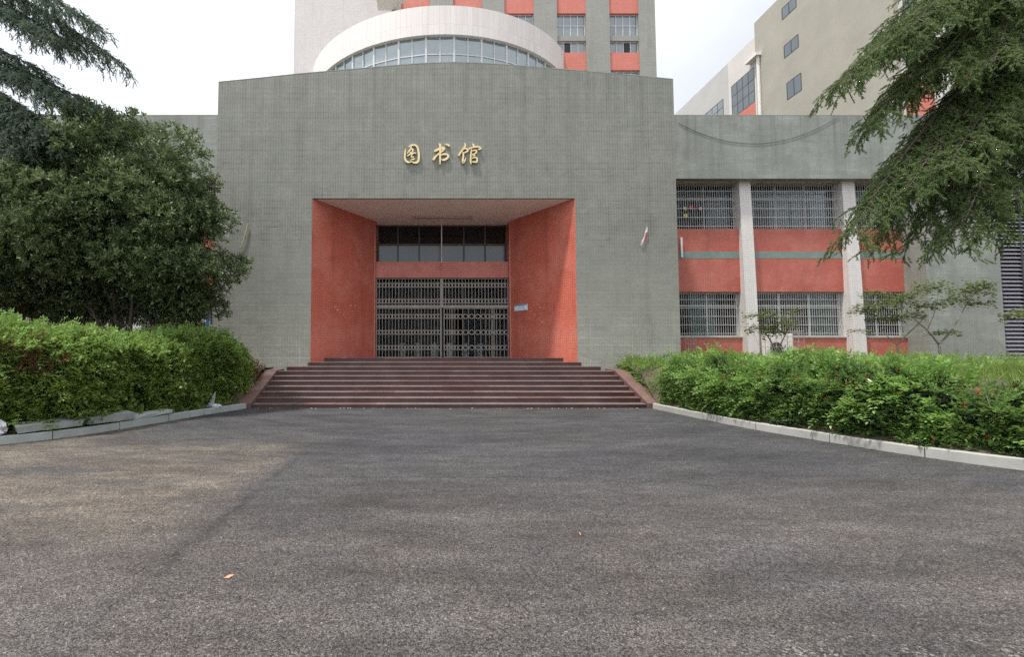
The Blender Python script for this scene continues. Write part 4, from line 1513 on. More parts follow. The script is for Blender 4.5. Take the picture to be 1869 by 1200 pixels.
PR = np.random.default_rng(11)
T_PIN = [pinnate(PR) for _ in range(5)]
T_PIN_S = [pinnate(PR, .15, 4, .042, .022) for _ in range(4)]
T_WH = [whorl(PR) for _ in range(5)]
T_BROAD = [whorl(PR, 6, .085, .045, .12) for _ in range(4)]
def tri_leaf(r):
    out = []
    for k in range(4):
        p = np.array([0, .035 + .045 * k, 0])
        a0 = r.uniform(-.5, .5)
        for a in (-1.15, 0, 1.15):
            dd = np.array([math.sin(a + a0) * 1.0, .35 + math.cos(a + a0) * .8, r.uniform(-.55, .25)])
            out.append(leaf2(p + np.array([.03 * math.sin(k * 2.4), 0, .02 * math.cos(k * 2.4)]), dd, np.array([r.uniform(-.4, .4), r.uniform(-.5, .2), 1]), .058 * r.uniform(.75, 1.25), .040 * r.uniform(.8, 1.2), .12))
    return join(out)


T_TRI = [tri_leaf(PR) for _ in range(6)]
T_NEE = [needle_shoot(PR) for _ in range(6)]


def path_arrays(path, side, inset):
    fine = resample(path, .05)
    nn = normals2d(fine, side)
    a = np.array([[p.x, p.y] for p in fine]); b = np.array([[n.x, n.y] for n in nn])
    return a + b * inset, b


def hedge_points(path, side, inset, span, H, T, n, depth, seed, lumpy=.14, zbase=.12, hfun=None):
    """random points on the front, top and ends of a swept hedge; depth = how far inside"""
    A, B = path_arrays(path, side, inset)
    i0, i1 = span
    s = rng.uniform(i0, i1, n)
    fi = np.clip(s / .05, 0, len(A) - 1.001)
    k = fi.astype(int)
    base, nrm = A[k], B[k]
    per = H + T
    v = rng.uniform(0, per, n)
    front = v < H
    h = H if hfun is None else H * hfun(s)
    z = np.where(front, v / H * h, h)
    d = np.where(front, 0, v - H)
    # rounded shoulder
    rs = .22
    z = np.where(front & (v > H - rs), h - rs + np.sqrt(np.maximum(0, rs ** 2 - (np.maximum(0, v - (H - rs)) / 1.0) ** 2)) * 0 + (v - (H - rs)) * .8, z)
    disp = lump(s, v, seed) * lumpy + lump(s * 3.1, v * 3.3, seed + 50) * lumpy * .75
    out = np.stack([-nrm[:, 0], -nrm[:, 1], np.zeros(n)], 1)
    N = np.where(front[:, None], out * .9 + np.array([0, 0, .35]), np.array([0, 0, 1.0]) + out * .15)
    N = unit(N)
    p = np.stack([base[:, 0] + nrm[:, 0] * d, base[:, 1] + nrm[:, 1] * d, zbase + z], 1)
    dep = rng.uniform(depth[0], depth[1], n)
    p = p + N * (disp - dep)[:, None]
    p[:, 2] = np.maximum(p[:, 2], .16)
    return p, N, s, v


def grow(N, up=.5, rnd=.6):
    d = N + np.array([0, 0, up]) + rng.normal(0, rnd, N.shape)
    return unit(d)


# ------------------------------------------------------------------ hedges
def stems(name, path, side, inset, span, n, h, parent, material, r=.012, lean=.3):
    A, B = path_arrays(path, side, inset)
    mb = MB()
    for _ in range(n):
        k = int(min(len(A) - 1, random.uniform(*span) / .05))
        b = Vector((*(A[k] + B[k] * random.uniform(.0, .5)), .08))
        hh = h * random.uniform(.5, .95)
        m_ = b + Vector((random.uniform(-lean, lean) * .5, random.uniform(-lean, lean) * .5, hh * .5))
        t_ = b + Vector((random.uniform(-lean, lean), random.uniform(-lean, lean), hh))
        mb.tube([b, m_, t_], [r, r * .8, r * .4], 5)
    return mb.build(name, material, parent, smooth=True, fix=False)


hl = empty('hedge', (-6.9, 10.5, 0), 'tall bright green hedge with a brown patch behind the left kerb', 'hedge')
hfL = lambda s: 1.0 + .02 * np.sin(s * 1.7) + .03 * np.sin(s * .9 + 1) - .10 * np.clip((1.2 - s) / 1.2, 0, 1)
SPL = (.02, 9.4)
for nm, n, dep, T, mt_ in (('foliage', 9500, (-.08, .10), T_TRI, 'hedge_leaf'), ('trailing_shoots', 2600, (-.10, .06), T_PIN, 'hedge_leaf'), ('inner_foliage', 11000, (.16, .5), T_BROAD, 'hedge_leaf')):
    p, N, s, v = hedge_points(KL, -1, .40, SPL, 1.82, 1.9, n, dep, 3, .20, .06, hfL)
    if T is T_PIN:
        kk_ = v > .6
        p, N, s, v = p[kk_], N[kk_], s[kk_], v[kk_]
    if nm != 'inner_foliage':   # leave a few holes
        keep = lump(s * 3.6, v * 3.8, 21) > -.34
        p, N, s, v = p[keep], N[keep], s[keep], v[keep]
    d = grow(N, -.35 if T is T_PIN else .05, .55)
    scatter(nm, T, p, frames(d, jitter=.5), rng.uniform(.9, 1.6, len(p)), M[mt_], hl)
p, N, s, v = hedge_points(KL, -1, .40, SPL, 1.82, 1.9, 4200, (-.24, .02), 3, .20, .06, hfL)
keep = (v > 1.35) & (rng.random(len(v)) < .9)
p, N = p[keep], N[keep]
scatter('fresh_shoots', T_PIN_S, p, frames(grow(N, .9, .45), jitter=.5), rng.uniform(.9, 1.7, len(p)), M['hedge_fresh'], hl)
p, N, s, v = hedge_points(KL, -1, .38, (5.4, 7.6), 1.82, .2, 2600, (-.1, .03), 3, .20, .06, hfL)
keep = (v > 1.2) & (lump(s * 2, v * 2, 5) > -.05)
p, N = p[keep], N[keep]
scatter('dry_patch', T_PIN_S, p, frames(grow(N, -.3, .6), jitter=.6), rng.uniform(.6, 1.1, len(p)), M['hedge_dry'], hl)
# its rounded end running back beside the stair cheek
n_ = 2600
a_ = rng.uniform(0, 6.283, n_); u_ = rng.uniform(0, 1, n_)
N_ = unit(np.stack([np.cos(a_), np.sin(a_), .2 + 1.2 * (u_ > .8)], 1))
q_ = rng.uniform(.7, 1.0, n_) * (1 + .12 * lump(a_ * 2, u_ * 4, 91)) * np.sqrt(np.clip(1.15 - u_ ** 3, 0.05, 1))
p_ = np.stack([-6.35 + np.cos(a_) * .62 * q_, 15.75 + np.sin(a_) * 1.35 * q_, .45 + 1.45 * u_ * (1 - .10 * np.sin(a_))], 1)
scatter('end_foliage', T_TRI, p_, frames(grow(N_, .2, .55), jitter=.5), rng.uniform(.8, 1.4, n_), M['hedge_leaf'], hl)
stems('stems', KL, -1, .5, SPL, 90, 1.7, hl, M['bark'])
settle(); adopt(hl)


def shrub(label, c, r, h, n, templates, material, z0, fresh=None, group=None):
    root = empty('shrub', (c[0], c[1], z0), label, 'shrub', group)
    a = rng.uniform(0, 6.283, n); u = rng.uniform(-.15, 1, n)
    rr = np.sqrt(np.maximum(0, 1 - np.clip(u, 0, 1) ** 2))
    N = np.stack([np.cos(a) * rr, np.sin(a) * rr, np.clip(u, 0, 1)], 1)
    q = rng.uniform(.55, 1.05, n) * (1 + .18 * lump(a * 2, u * 3, int(n)))
    p = np.stack([c[0] + N[:, 0] * r[0] * q, c[1] + N[:, 1] * r[1] * q, z0 + .05 + u.clip(0) * h * q], 1)
    m_ = n if fresh is None else int(n * .75)
    scatter('foliage', templates, p[:m_], frames(grow(N[:m_], .5, .5), jitter=.5), rng.uniform(.7, 1.2, m_), M[material], root)
    if fresh: scatter('fresh_shoots', templates, p[m_:] + N[m_:] * .05, frames(grow(N[m_:], .7, .4), jitter=.5), rng.uniform(.7, 1.1, n - m_), M[fresh], root)
    mb = MB()
    for _ in range(7):
        mb.tube([(c[0], c[1], z0 - .05), (c[0] + random.uniform(-.5, .5) * r[0], c[1] + random.uniform(-.5, .5) * r[1], z0 + h * random.uniform(.4, .8))], [.012, .005], 5)
    mb.build('stems', M['bark'], root, fix=False)
    settle(); adopt(root)


shrub('low dark shrub with reddish tips beside the left stair cheek', (-5.98, 17.0), (.34, .9), .75, 1300, T_PIN_S, 'shrub_dark', .55, 'red_leaf')
shrub('leafy bright green bush with red tips low beside the right stair cheek', (7.72, 15.55), (.58, .75), .8, 2000, T_PIN_S, 'shrub_leaf', .25, 'hedge_fresh')
shrub('upright bright green bush with red tips halfway up the right stair cheek', (7.72, 16.6), (.58, .9), .8, 2000, T_PIN_S, 'shrub_leaf', .65, 'hedge_fresh')
shrub('loose pale green bush in front of the grey wall beside the first barred window', (9.3, 17.3), (.9, .6), .55, 1000, T_PIN_S, 'shrub_leaf', 1.05, 'hedge_fresh')
shrub('round dark green bush at the head of the right stair cheek', (7.52, 17.7), (.42, .5), .5, 800, T_PIN_S, 'hedge_leaf', .95)

hr = empty('hedge', (7.8, 9.5, 0), 'loose mixed hedge with red leaf tips growing above the right kerb', 'hedge')
hfR = lambda s: 1.0 + .08 * np.sin(s * 1.3) + .08 * np.sin(s * 2.9 + 1) - .18 * np.clip((s - 4) / 4, 0, 1)
SPR = (.15, 12.5)
HRH = 1.06
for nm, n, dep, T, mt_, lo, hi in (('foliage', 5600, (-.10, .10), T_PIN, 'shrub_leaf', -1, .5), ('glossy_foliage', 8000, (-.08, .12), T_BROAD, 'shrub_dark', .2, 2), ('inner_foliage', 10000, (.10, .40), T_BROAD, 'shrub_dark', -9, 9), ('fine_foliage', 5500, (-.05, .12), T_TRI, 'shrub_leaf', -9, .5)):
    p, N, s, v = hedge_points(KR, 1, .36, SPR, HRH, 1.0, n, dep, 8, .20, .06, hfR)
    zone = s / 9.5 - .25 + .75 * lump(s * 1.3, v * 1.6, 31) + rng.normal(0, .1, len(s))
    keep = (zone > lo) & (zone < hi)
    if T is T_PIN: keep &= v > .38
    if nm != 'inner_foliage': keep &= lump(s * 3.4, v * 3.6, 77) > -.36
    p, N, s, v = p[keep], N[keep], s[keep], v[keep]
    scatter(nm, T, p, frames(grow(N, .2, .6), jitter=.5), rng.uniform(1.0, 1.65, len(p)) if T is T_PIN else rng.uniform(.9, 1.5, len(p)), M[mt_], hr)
p, N, s, v = hedge_points(KR, 1, .36, SPR, HRH, 1.3, 3000, (-.12, .02), 8, .20, .06, hfR)
keep = (v > .85) & (rng.random(len(v)) < np.where(s < 5, .8, .4))
p, N = p[keep], N[keep]
scatter('fresh_shoots', T_PIN, p, frames(grow(N, .8, .55), jitter=.5), rng.uniform(.6, 1.2, len(p)), M['hedge_fresh'], hr)
p, N, s, v = hedge_points(KR, 1, .36, SPR, HRH, 1.0, 900, (-.22, -.05), 8, .20, .06, hfR)
keep = (rng.random(len(v)) < np.where(v > .80, .70, .08)) & (lump(s * 2.5, v * 2, 3) > -.1)
p, N = p[keep], N[keep]
scatter('red_tips', T_PIN_S, p, frames(grow(N, .9, .5), jitter=.5), rng.uniform(.5, .95, len(p)), M['red_leaf'], hr)
p, N, s, v = hedge_points(KR, 1, .42, (.6, 7.5), HRH, .8, 3600, (-.20, .0), 8, .20, .06, hfR)
keep = (lump(s * 2.6, v * 2.2, 61) > .22) & (v > .3)
p, N = p[keep], N[keep]
scatter('fern_fronds', T_PIN, p, frames(grow(N, .1, .35), jitter=.3), rng.uniform(1.1, 1.9, len(p)), M['hedge_fresh'], hr)
p, N, s, v = hedge_points(KR, 1, .30, SPR, .62, .05, 3600, (-.02, .16), 8, .08, .10, hfR)
scatter('low_foliage', T_TRI, p, frames(grow(N, .2, .5), jitter=.5), rng.uniform(.8, 1.3, len(p)), M['shrub_leaf'], hr)
p, N, s, v = hedge_points(KR, 1, .40, (3.5, 12.5), .9, .05, 3000, (-.02, .16), 8, .08, .10, hfR)
scatter('glossy_foliage', T_BROAD, p, frames(grow(N, .2, .5), jitter=.5), rng.uniform(.8, 1.3, len(p)), M['shrub_dark'], hr)
stems('stems', KR, 1, .35, SPR, 130, 1.1, hr, M['bark_pale'], .011, .35)
settle(); adopt(hr)

# pale rough stones behind the right hedge
A_, B_ = path_arrays(KR, 1, .55)
for k, (s_, z_, r_) in enumerate(((5.3, .62, .17), (6.6, .7, .2), (8.2, .70, .2), (9.3, .25, .24))):
    q = A_[int(s_ / .05)]
    mb = MB()
    import bmesh
    b_ = bmesh.new(); bmesh.ops.create_icosphere(b_, subdivisions=2, radius=r_)
    for v_ in b_.verts:
        v_.co *= 1 + .25 * math.sin(v_.co.x * 17 + k) * math.cos(v_.co.z * 15 + v_.co.y * 11)
        v_.co.z *= .8
    me = bpy.data.meshes.new('stone'); b_.to_mesh(me); b_.free()
    me.materials.append(M['rock'])
    o = bpy.data.objects.new('stone', me); COL.objects.link(o)
    o.location = (q[0], q[1], z_)
    tag(o, ('rough pale stone in the right hedge, the one nearest the steps', 'rough pale stone between glossy leaves in the middle of the right hedge', 'rough pale stone high between the leaves, second from the right edge', 'rough stone low behind the kerb at the right edge')[k], 'stone', 'rough stones in the bank')

# ------------------------------------------------------------------ grass on the bank
def bank_z(x, y): return 1.2 + .02 * (y - 10)


def grass(name, n, x0, x1, y0, y1, zf, hmin, hmax, cut):
    x = rng.uniform(x0, x1, n); y = rng.uniform(y0, y1, n)
    k = cut(x, y)
    x, y = x[k], y[k]
    n = len(x)
    clump = lump(x * 1.5, y * 1.5, 9)
    h = rng.uniform(hmin, hmax, n) * (1 + .4 * clump)
    d = unit(np.stack([rng.normal(0, .35, n), rng.normal(0, .35, n), np.ones(n)], 1))
    tv = np.array([(-.012, 0, 0), (.012, 0, 0), (.009, .6, .0), (-.009, .6, 0), (0, 1, -.10)], float)
    tf = np.array([(0, 1, 2), (0, 2, 3), (3, 2, 4)])
    tv2 = tv.copy(); tv2[:, 0] *= 1.6; tv2[4, 2] = -.3
    ob = scatter(name, [(tv, tf), (tv2, tf)], np.stack([x, y, zf(x, y)], 1), frames(d, rng.uniform(0, 6.28, n), up=(0, 1, .2)), h, M['grass'])
    return ob


def behind(x, y):
    fine = np.array([[p.x, p.y] for p in resample(KR, .2)])
    o = np.zeros(len(x), bool)
    for k in range(0, len(x), 20000):
        d = np.sqrt((x[k:k + 20000, None] - fine[None, :, 0]) ** 2 + (y[k:k + 20000, None] - fine[None, :, 1]) ** 2)
        o[k:k + 20000] = (d.min(1) > .95)
    xe_ = np.interp(y, fine[::-1, 1], fine[::-1, 0])
    return o & (x > xe_) & (y > 5.8) & ~((x < BR + .1) & (y > BY - .05)) & (y < 20.9)


tag(grass('grass', 70000, 7, 25, 6.5, 20.9, lambda x, y: 1.17 + .006 * (y - 8), .10, .27, behind), kind='stuff')
# taller weeds along the top of the bank, thickest near the entrance block
n = 1500
x = rng.uniform(8.6, 19, n); y = rng.uniform(10.5, 17.0, n)
x = np.where(rng.random(n) < .55, rng.uniform(8.8, 12.5, n), x)
kk = behind(x, y)
x, y = x[kk], y[kk]
N = np.tile(np.array([0, 0, 1.0]), (len(x), 1))
o = scatter('weeds', T_PIN, np.stack([x, y, 1.25 + rng.uniform(0, .22, len(x))], 1), frames(grow(N, .4, .5), jitter=.4), rng.uniform(.6, 1.1, len(x)), M['hedge_fresh'])
tag(o, kind='stuff')


# ------------------------------------------------------------------ trees
def bez(a, b, c, n):
    return [a * (1 - t) ** 2 + b * 2 * t * (1 - t) + c * t * t for t in [k / n for k in range(n + 1)]]


def cedar(label, base, height, r0, boughs, material, seed, dens=1.0):
    R_ = random.Random(seed)
    root = empty('cedar_tree', base, label, 'tree')
    base = Vector(base)
    tr = MB()
    tr.tube([base + Vector((0, 0, height * t)) for t in (0, .1, .4, .7, 1)], [r0 * 1.25, r0, r0 * .75, r0 * .45, .02], 12)
    tr.build('trunk', M['bark'], root, smooth=True, fix=False)
    lim = MB()
    pos, dr, sc = [], [], []
    for (h, tip, arch) in boughs:
        S = base + Vector((0, 0, h)); T = Vector(tip)
        L = (T - S).length
        mid = S.lerp(T, .5) + Vector((0, 0, arch * L))
        n = max(8, int(L / .11))
        c = bez(S, mid, T, n)
        lim.tube(c, [max(.006, .055 * (1 - k / n) * (L / 4.5)) for k in range(n + 1)], 6, cap=False)
        side = (T - S).cross(Vector((0, 0, 1))).normalized()
        for k in range(2, n + 1):
            t = k / n
            tan = (c[k] - c[k - 1]).normalized()
            for sgn in (-1, 1):
                if R_.random() > .93 * dens: continue
                bl = (.28 + .85 * math.sin(math.pi * min(1, (1 - t) * .75 + .12)) * R_.uniform(.55, 1.1)) * min(1, L / 4)
                d0 = (tan * R_.uniform(.5, 1.0) + side * sgn * R_.uniform(.5, 1.1) + Vector((0, 0, R_.uniform(-.15, .25)))).normalized()
                m = max(3, int(bl / .085))
                p = c[k].copy()
                d = d0.copy()
                pts = [p.copy()]
                for q in range(m):
                    d = (d + Vector((0, 0, -.105 - .05 * q / m)) + Vector((R_.gauss(0, .10), R_.gauss(0, .10), R_.gauss(0, .07)))).normalized()
                    p = p + d * (bl / m)
                    pts.append(p.copy())
                    for z_ in range(2):
                        pos.append(p + Vector((R_.gauss(0, .025), R_.gauss(0, .025), R_.gauss(0, .02))))
                        e = (d * 1.0 + Vector((R_.gauss(0, .5), R_.gauss(0, .5), R_.gauss(-.12, .3)))).normalized()
                        dr.append(e); sc.append(R_.uniform(.65, 1.15))
                    if R_.random() < .32:      # hanging tassel
                        hp = p.copy(); hd = Vector((R_.gauss(0, .3), R_.gauss(0, .3), -1)).normalized()
                        for w_ in range(R_.randint(1, 3)):
                            pos.append(hp.copy()); dr.append((hd + Vector((R_.gauss(0, .25), R_.gauss(0, .25), 0))).normalized()); sc.append(R_.uniform(.6, 1.0))
                            hp = hp + hd * .11
                lim.tube(pts, [.008 * (1 - q / (len(pts))) + .002 for q in range(len(pts))], 4, cap=False)
            pos.append(c[k].copy()); dr.append((tan + Vector((R_.gauss(0, .4), R_.gauss(0, .4), R_.gauss(.1, .3)))).normalized()); sc.append(R_.uniform(.7, 1.1))
    lim.build('branches', M['bark'], root, smooth=True, fix=False)
    pos = np.array([tuple(p) for p in pos]); dr = np.array([tuple(p) for p in dr])
    scatter('needles', T_NEE, pos, frames(dr, rng.uniform(0, 6.28, len(pos))), np.array(sc), M[material], root)
    settle(); adopt(root)
    return len(pos)


tips = []


def bt(px, py, Y): return tuple(P(px, py, Y))


rb = [(9.3, bt(1536, 150, 8.6), .06), (9.6, bt(1660, 55, 8.2), .05), (9.4, bt(1605, 98, 9.0), .05),
      (8.3, bt(1592, 222, 8.8), .11), (8.5, bt(1660, 165, 9.2), .07), (8.4, bt(1715, 125, 8.3), .05),
      (6.9, bt(1556, 420, 8.5), .17), (6.9, bt(1612, 362, 9.0), .15), (6.8, bt(1660, 340, 8.2), .12),
      (6.7, bt(1735, 300, 7.9), .08), (6.3, bt(1612, 440, 9.0), .17), (6.1, bt(1685, 428, 8.6), .13), (5.9, bt(1750, 428, 8.0), .10),
      (5.8, bt(1805, 426, 9.2), .10), (5.7, bt(1855, 385, 8.4), .08), (6.2, bt(1770, 360, 9.6), .10),
      (9.0, bt(1775, 55, 8.9), .04), (9.9, bt(1765, -30, 8.2), .04), (8.6, bt(1815, 110, 7.9), .04),
      (7.6, bt(1800, 205, 8.6), .05), (9.6, bt(1840, 0, 7.9), .03), (7.2, bt(1830, 250, 9.2), .06)]
for k_ in range(9):      # the sides of the tree that face away from the forecourt
    an_ = RAD(-35 + k_ * 17)
    rb.append((5.2 + k_ * .62 % 5.5, (12.3 + 3.4 * math.cos(an_), 9.5 + 3.0 * math.sin(an_), 4.6 + k_ * .62 % 5.5), .08))
cedar('olive green cedar drooping into view at the right, in front of the wing', (12.3, 9.5, 1.0), 13, .28, rb, 'cedar_olive', 5, .92)
lb_ = [(11.8, bt(218, 112, 12.6), .05), (12.1, bt(172, 42, 12.2), .05), (11.4, bt(140, 85, 13.4), .04), (11.2, bt(100, 70, 12.0), .04),
       (9.9, bt(82, 130, 12.8), .03), (9.6, bt(182, 200, 13.0), .05), (9.3, bt(125, 178, 12.2), .04),
       (8.8, bt(55, 205, 12.4), .05), (8.3, bt(92, 235, 12.2), .05), (7.9, bt(108, 262, 12.3), .05), (7.6, bt(40, 270, 12.0), .05), (7.0, bt(60, 320, 12.8), .05)]
for k_ in range(8):
    an_ = RAD(120 + k_ * 18)
    lb_.append((6.0 + k_ * .8 % 5.5, (-12.9 + 3.4 * math.cos(an_), 13.2 + 3.0 * math.sin(an_), 5.2 + k_ * .8 % 5.5), .07))
cedar('dark bluish cedar reaching in at the left behind the round evergreen', (-12.9, 13.2, .6), 14, .3, lb_, 'cedar_blue', 9)


def round_tree(label, base, crown, n, seed, trunks):
    """dense dome of dark leaves; crown = list of (centre, radii)"""
    root = empty('evergreen_tree', base, label, 'tree')
    base = Vector(base)
    R_ = np.random.default_rng(seed)
    P_, N_ = [], []
    tot = sum(r[0] * r[2] for _, r in crown)
    for c, r in crown:
        m = int(n * r[0] * r[2] / tot)
        npf = max(10, int(14 * r[0] * r[2]))
        pd = unit(R_.normal(0, 1, (npf, 3)) + np.array([0, -.35, .1]))
        pc_ = np.array(c) + pd * np.array(r) * (R_.uniform(.55, 1.0, npf) * (1 + .10 * R_.normal(0, 1, npf)))[:, None]
        pr_ = R_.uniform(.30, .62, npf) * (min(r) / 2.0) ** .4
        w_ = R_.choice(npf, m, p=pr_ ** 2 / (pr_ ** 2).sum())
        d = unit(R_.normal(0, 1, (m, 3)) + np.array([0, 0, .30]))
        q = .55 + .5 * R_.uniform(0, 1, m) ** .5
        P_.append(pc_[w_] + d * (pr_[w_] * q)[:, None] * np.array([1.15, 1.15, .75]))
        N_.append(unit(d + pd[w_] * .6))
        mi_ = m // 5
        di = unit(R_.normal(0, 1, (mi_, 3)))
        P_.append(np.array(c) + di * np.array(r) * (R_.uniform(.1, .8, mi_))[:, None]); N_.append(di)
    P_, N_ = np.concatenate(P_), np.concatenate(N_)
    k = P_[:, 2] > base.z + .75
    P_, N_ = P_[k], N_[k]
    scatter('crown', T_WH, P_, frames(grow(N_, .45, .55), jitter=.5), R_.uniform(.95, 1.75, len(P_)), M['osmanthus_leaf'], root)
    tb = MB()
    for (dx, tx_, tz, ty_) in trunks:
        b = base + Vector((dx, 0, -.1)); t = base + Vector((tx_, ty_, tz))
        pts = bez(b, b.lerp(t, .5) + Vector((0, 0, .35)), t, 6)
        tb.tube(pts, [.10, .085, .075, .06, .045, .03, .015], 7)
        for _ in range(8):
            i = random.randint(2, 5)
            e = pts[i] + Vector((random.uniform(-1, 1), random.uniform(-1, 1), random.uniform(.3, 1.0)))
            tb.tube([pts[i], pts[i].lerp(e, .5) + Vector((0, 0, .1)), e], [.025, .018, .006], 5)
    tb.build('trunk', M['bark'], root, smooth=True, fix=False)
    settle(); adopt(root)


oy = 14.2


def oc(px, py, Y, rx, ry_, rz): return (tuple(P(px, py, Y)), (rx, ry_, rz))


round_tree('large round evergreen with dense dark leaves behind the left hedge', (X(232, oy), oy, .9),
           [oc(215, 375, 14.2, 2.6, 2.2, 2.3), oc(288, 430, 14.0, 1.8, 1.9, 1.95), oc(318, 500, 14.2, 1.5, 1.6, 1.45), oc(215, 520, 15.2, 2.3, .9, 1.1), oc(90, 535, 15.2, 1.8, .8, 1.1), oc(290, 545, 15.3, 1.3, .6, .9), oc(150, 562, 15.5, 2.6, .6, .75), oc(335, 545, 14.6, 1.1, 1.0, .8), oc(130, 420, 14.0, 2.3, 2.0, 1.9), oc(345, 425, 14.3, .7, .9, 1.45), oc(352, 372, 14.3, .6, .8, .6), oc(200, 300, 14.3, 1.7, 1.5, 1.35)],
           31000, 13, [(-.1, -.5, 2.6, .1), (.05, .3, 2.8, -.2), (.2, 1.0, 2.2, .3), (-.2, -1.3, 2.2, .3)])
round_tree('smaller shaded evergreen at the far left beneath the cedar branches', (X(20, 14.6), 14.6, .9),
           [oc(30, 410, 14.6, 1.9, 1.8, 1.6), oc(-40, 470, 14.4, 1.7, 1.6, 1.8), oc(60, 480, 14.9, 1.3, 1.3, 1.3)], 12000, 17, [(0, .4, 2.2, 0), (.1, -.7, 2.2, .2)])


def young_tree(label, Y, limbs, sprays, seed, group):
    """thin forked trunk with flat tiers of small leaves"""
    R_ = np.random.default_rng(seed)
    b = P(*limbs[0][0][:2], Y)
    root = empty('young_maple', tuple(b), label, 'tree', group)
    tb = MB()
    for pts in limbs:
        pp = [P(p[0], p[1], Y + (p[3] if len(p) > 3 else 0)) for p in pts]
        c = catmull(pp, 4)
        r = np.interp(np.linspace(0, 1, len(c)), np.linspace(0, 1, len(pts)), [p[2] for p in pts])
        tb.tube(c, list(r), 7)
    tb.build('trunk', M['bark_pale'], root, smooth=True, fix=False)
    pos, tw = [], MB()
    for (px, py, w_, h_, n, dy_) in sprays:
        c = P(px, py, Y + dy_)
        sx = w_ / 900 * Y
        sz = h_ / 900 * Y
        m = int(n * 2.6)
        a = R_.uniform(0, 6.283, m); q = np.sqrt(R_.uniform(0, 1, m))
        x = c.x + np.cos(a) * q * sx; y = c.y + np.sin(a) * q * max(.45, sx * .9)
        z = c.z + R_.normal(0, sz * .8, m) - .10 * q ** 2
        pos.append(np.stack([x, y, z], 1))
        for _ in range(6):
            e = Vector((c.x + random.uniform(-sx, sx), c.y + random.uniform(-.5, .5), c.z + random.uniform(-sz, sz) * .3))
            tw.tube([Vector((c.x, c.y, c.z - sz * .8)), e], [.007, .003], 4, cap=False)
    pos = np.concatenate(pos)
    d = unit(np.stack([R_.normal(0, 1, len(pos)), R_.normal(0, 1, len(pos)), R_.normal(-.1, .18, len(pos))], 1))
    tm = [join([leaf2(np.zeros(3), np.array([math.sin(a), math.cos(a), -.12]), np.array([0, 0, 1.]), l, .036) for a, l in ((-1.2, .05), (-.6, .07), (0, .08), (.6, .07), (1.2, .05))])]
    scatter('leaves', tm, pos, frames(d, jitter=.25), R_.uniform(.7, 1.2, len(pos)), M['maple_leaf'], root)
    tw.build('twigs', M['bark'], root, fix=False)
    settle(); adopt(root)


GRP = 'young trees on the grass bank'
young_tree('thin young tree growing in front of the caged air conditioner', 18.2,
           [[(1422, 668, .035), (1415, 640, .03), (1400, 612, .02), (1385, 592, .008)], [(1416, 642, .024), (1432, 615, .018), (1445, 585, .008)], [(1402, 615, .016), (1410, 590, .012), (1412, 566, .006)]],
           [(1402, 575, 16, 9, 60, 0), (1388, 597, 26, 7, 90, .2), (1432, 588, 20, 8, 80, -.2), (1412, 604, 22, 6, 80, .1), (1372, 575, 12, 5, 35, .3), (1452, 566, 8, 5, 25, .2)], 1, GRP)
young_tree('young tree with spreading flat tiers in front of the barred window by the end wall', 18.0,
           [[(1641, 668, .035), (1639, 645, .033), (1638, 629, .03)], [(1638, 630, .026), (1662, 605, .022), (1678, 590, .015), (1690, 575, .008)], [(1638, 631, .018), (1618, 612, .012), (1602, 588, .007)]],
           [(1600, 556, 36, 7, 150, 0), (1575, 566, 22, 5, 70, .3), (1640, 545, 24, 8, 100, -.2), (1660, 575, 22, 6, 80, .2), (1610, 580, 28, 6, 100, .3), (1590, 535, 16, 5, 50, .2), (1568, 602, 12, 3, 25, .1)], 2, GRP)
young_tree('taller young tree with a pale forked trunk in front of the grey end wall', 17.6,
           [[(1719, 672, .045), (1716, 650, .042), (1714, 628, .038)], [(1714, 629, .034), (1735, 606, .03), (1750, 582, .022), (1764, 556, .014), (1785, 530, .007)], [(1714, 630, .032), (1695, 606, .026), (1672, 585, .018), (1650, 560, .008)], [(1692, 604, .016), (1706, 570, .012), (1714, 532, .006)]],
           [(1700, 522, 30, 9, 140, 0), (1772, 530, 34, 8, 170, .1), (1788, 518, 20, 6, 80, -.2), (1745, 548, 24, 6, 90, .3), (1690, 556, 28, 7, 110, .2), (1722, 606, 26, 3, 60, .1), (1790, 552, 20, 4, 50, .2), (1664, 535, 16, 5, 50, .0)], 3, GRP)
young_tree('young tree whose leafy tip enters at the right edge before the louvres', 17.0,
           [[(1905, 670, .04), (1902, 630, .035), (1890, 600, .02), (1862, 580, .008)]],
           [(1858, 574, 26, 5, 110, 0), (1885, 568, 20, 8, 80, .2)], 4, GRP)

# ------------------------------------------------------------------ debris by the left kerb
def loose_slab(label, a, b, w_, h, zb, roll, material, seed):
    """a broken kerb stone lying from a to b"""
    R_ = random.Random(seed)
    a, b = Vector(a), Vector(b)
    d = (b - a).normalized(); s = d.cross(Vector((0, 0, 1))).normalized(); u_ = s.cross(d)
    s, u_ = s * math.cos(roll) + u_ * math.sin(roll), u_ * math.cos(roll) - s * math.sin(roll)
    prof = [(-w_, 0), (w_, 0), (w_ * .95, h), (-w_ * .9, h)]
    secs = []
    for t in (0, .33, .66, 1):
        p = a.lerp(b, t)
        secs.append([p + s * (x + R_.uniform(-.012, .012)) + u_ * (z + R_.uniform(-.010, .010)) + d * (R_.uniform(-.05, .05) if t in (0, 1) else 0) for x, z in prof])
    mb = MB()
    for p, q in zip(secs, secs[1:]):
        for k in range(4):
            mb.poly([p[k], q[k], q[(k + 1) % 4], p[(k + 1) % 4]])
    mb.poly(secs[0]); mb.poly(list(reversed(secs[-1])))
    o = mb.build('loose_slab', material, bevel=.006)
    return tag(o, label, 'stone slab', 'broken slabs behind the left kerb')


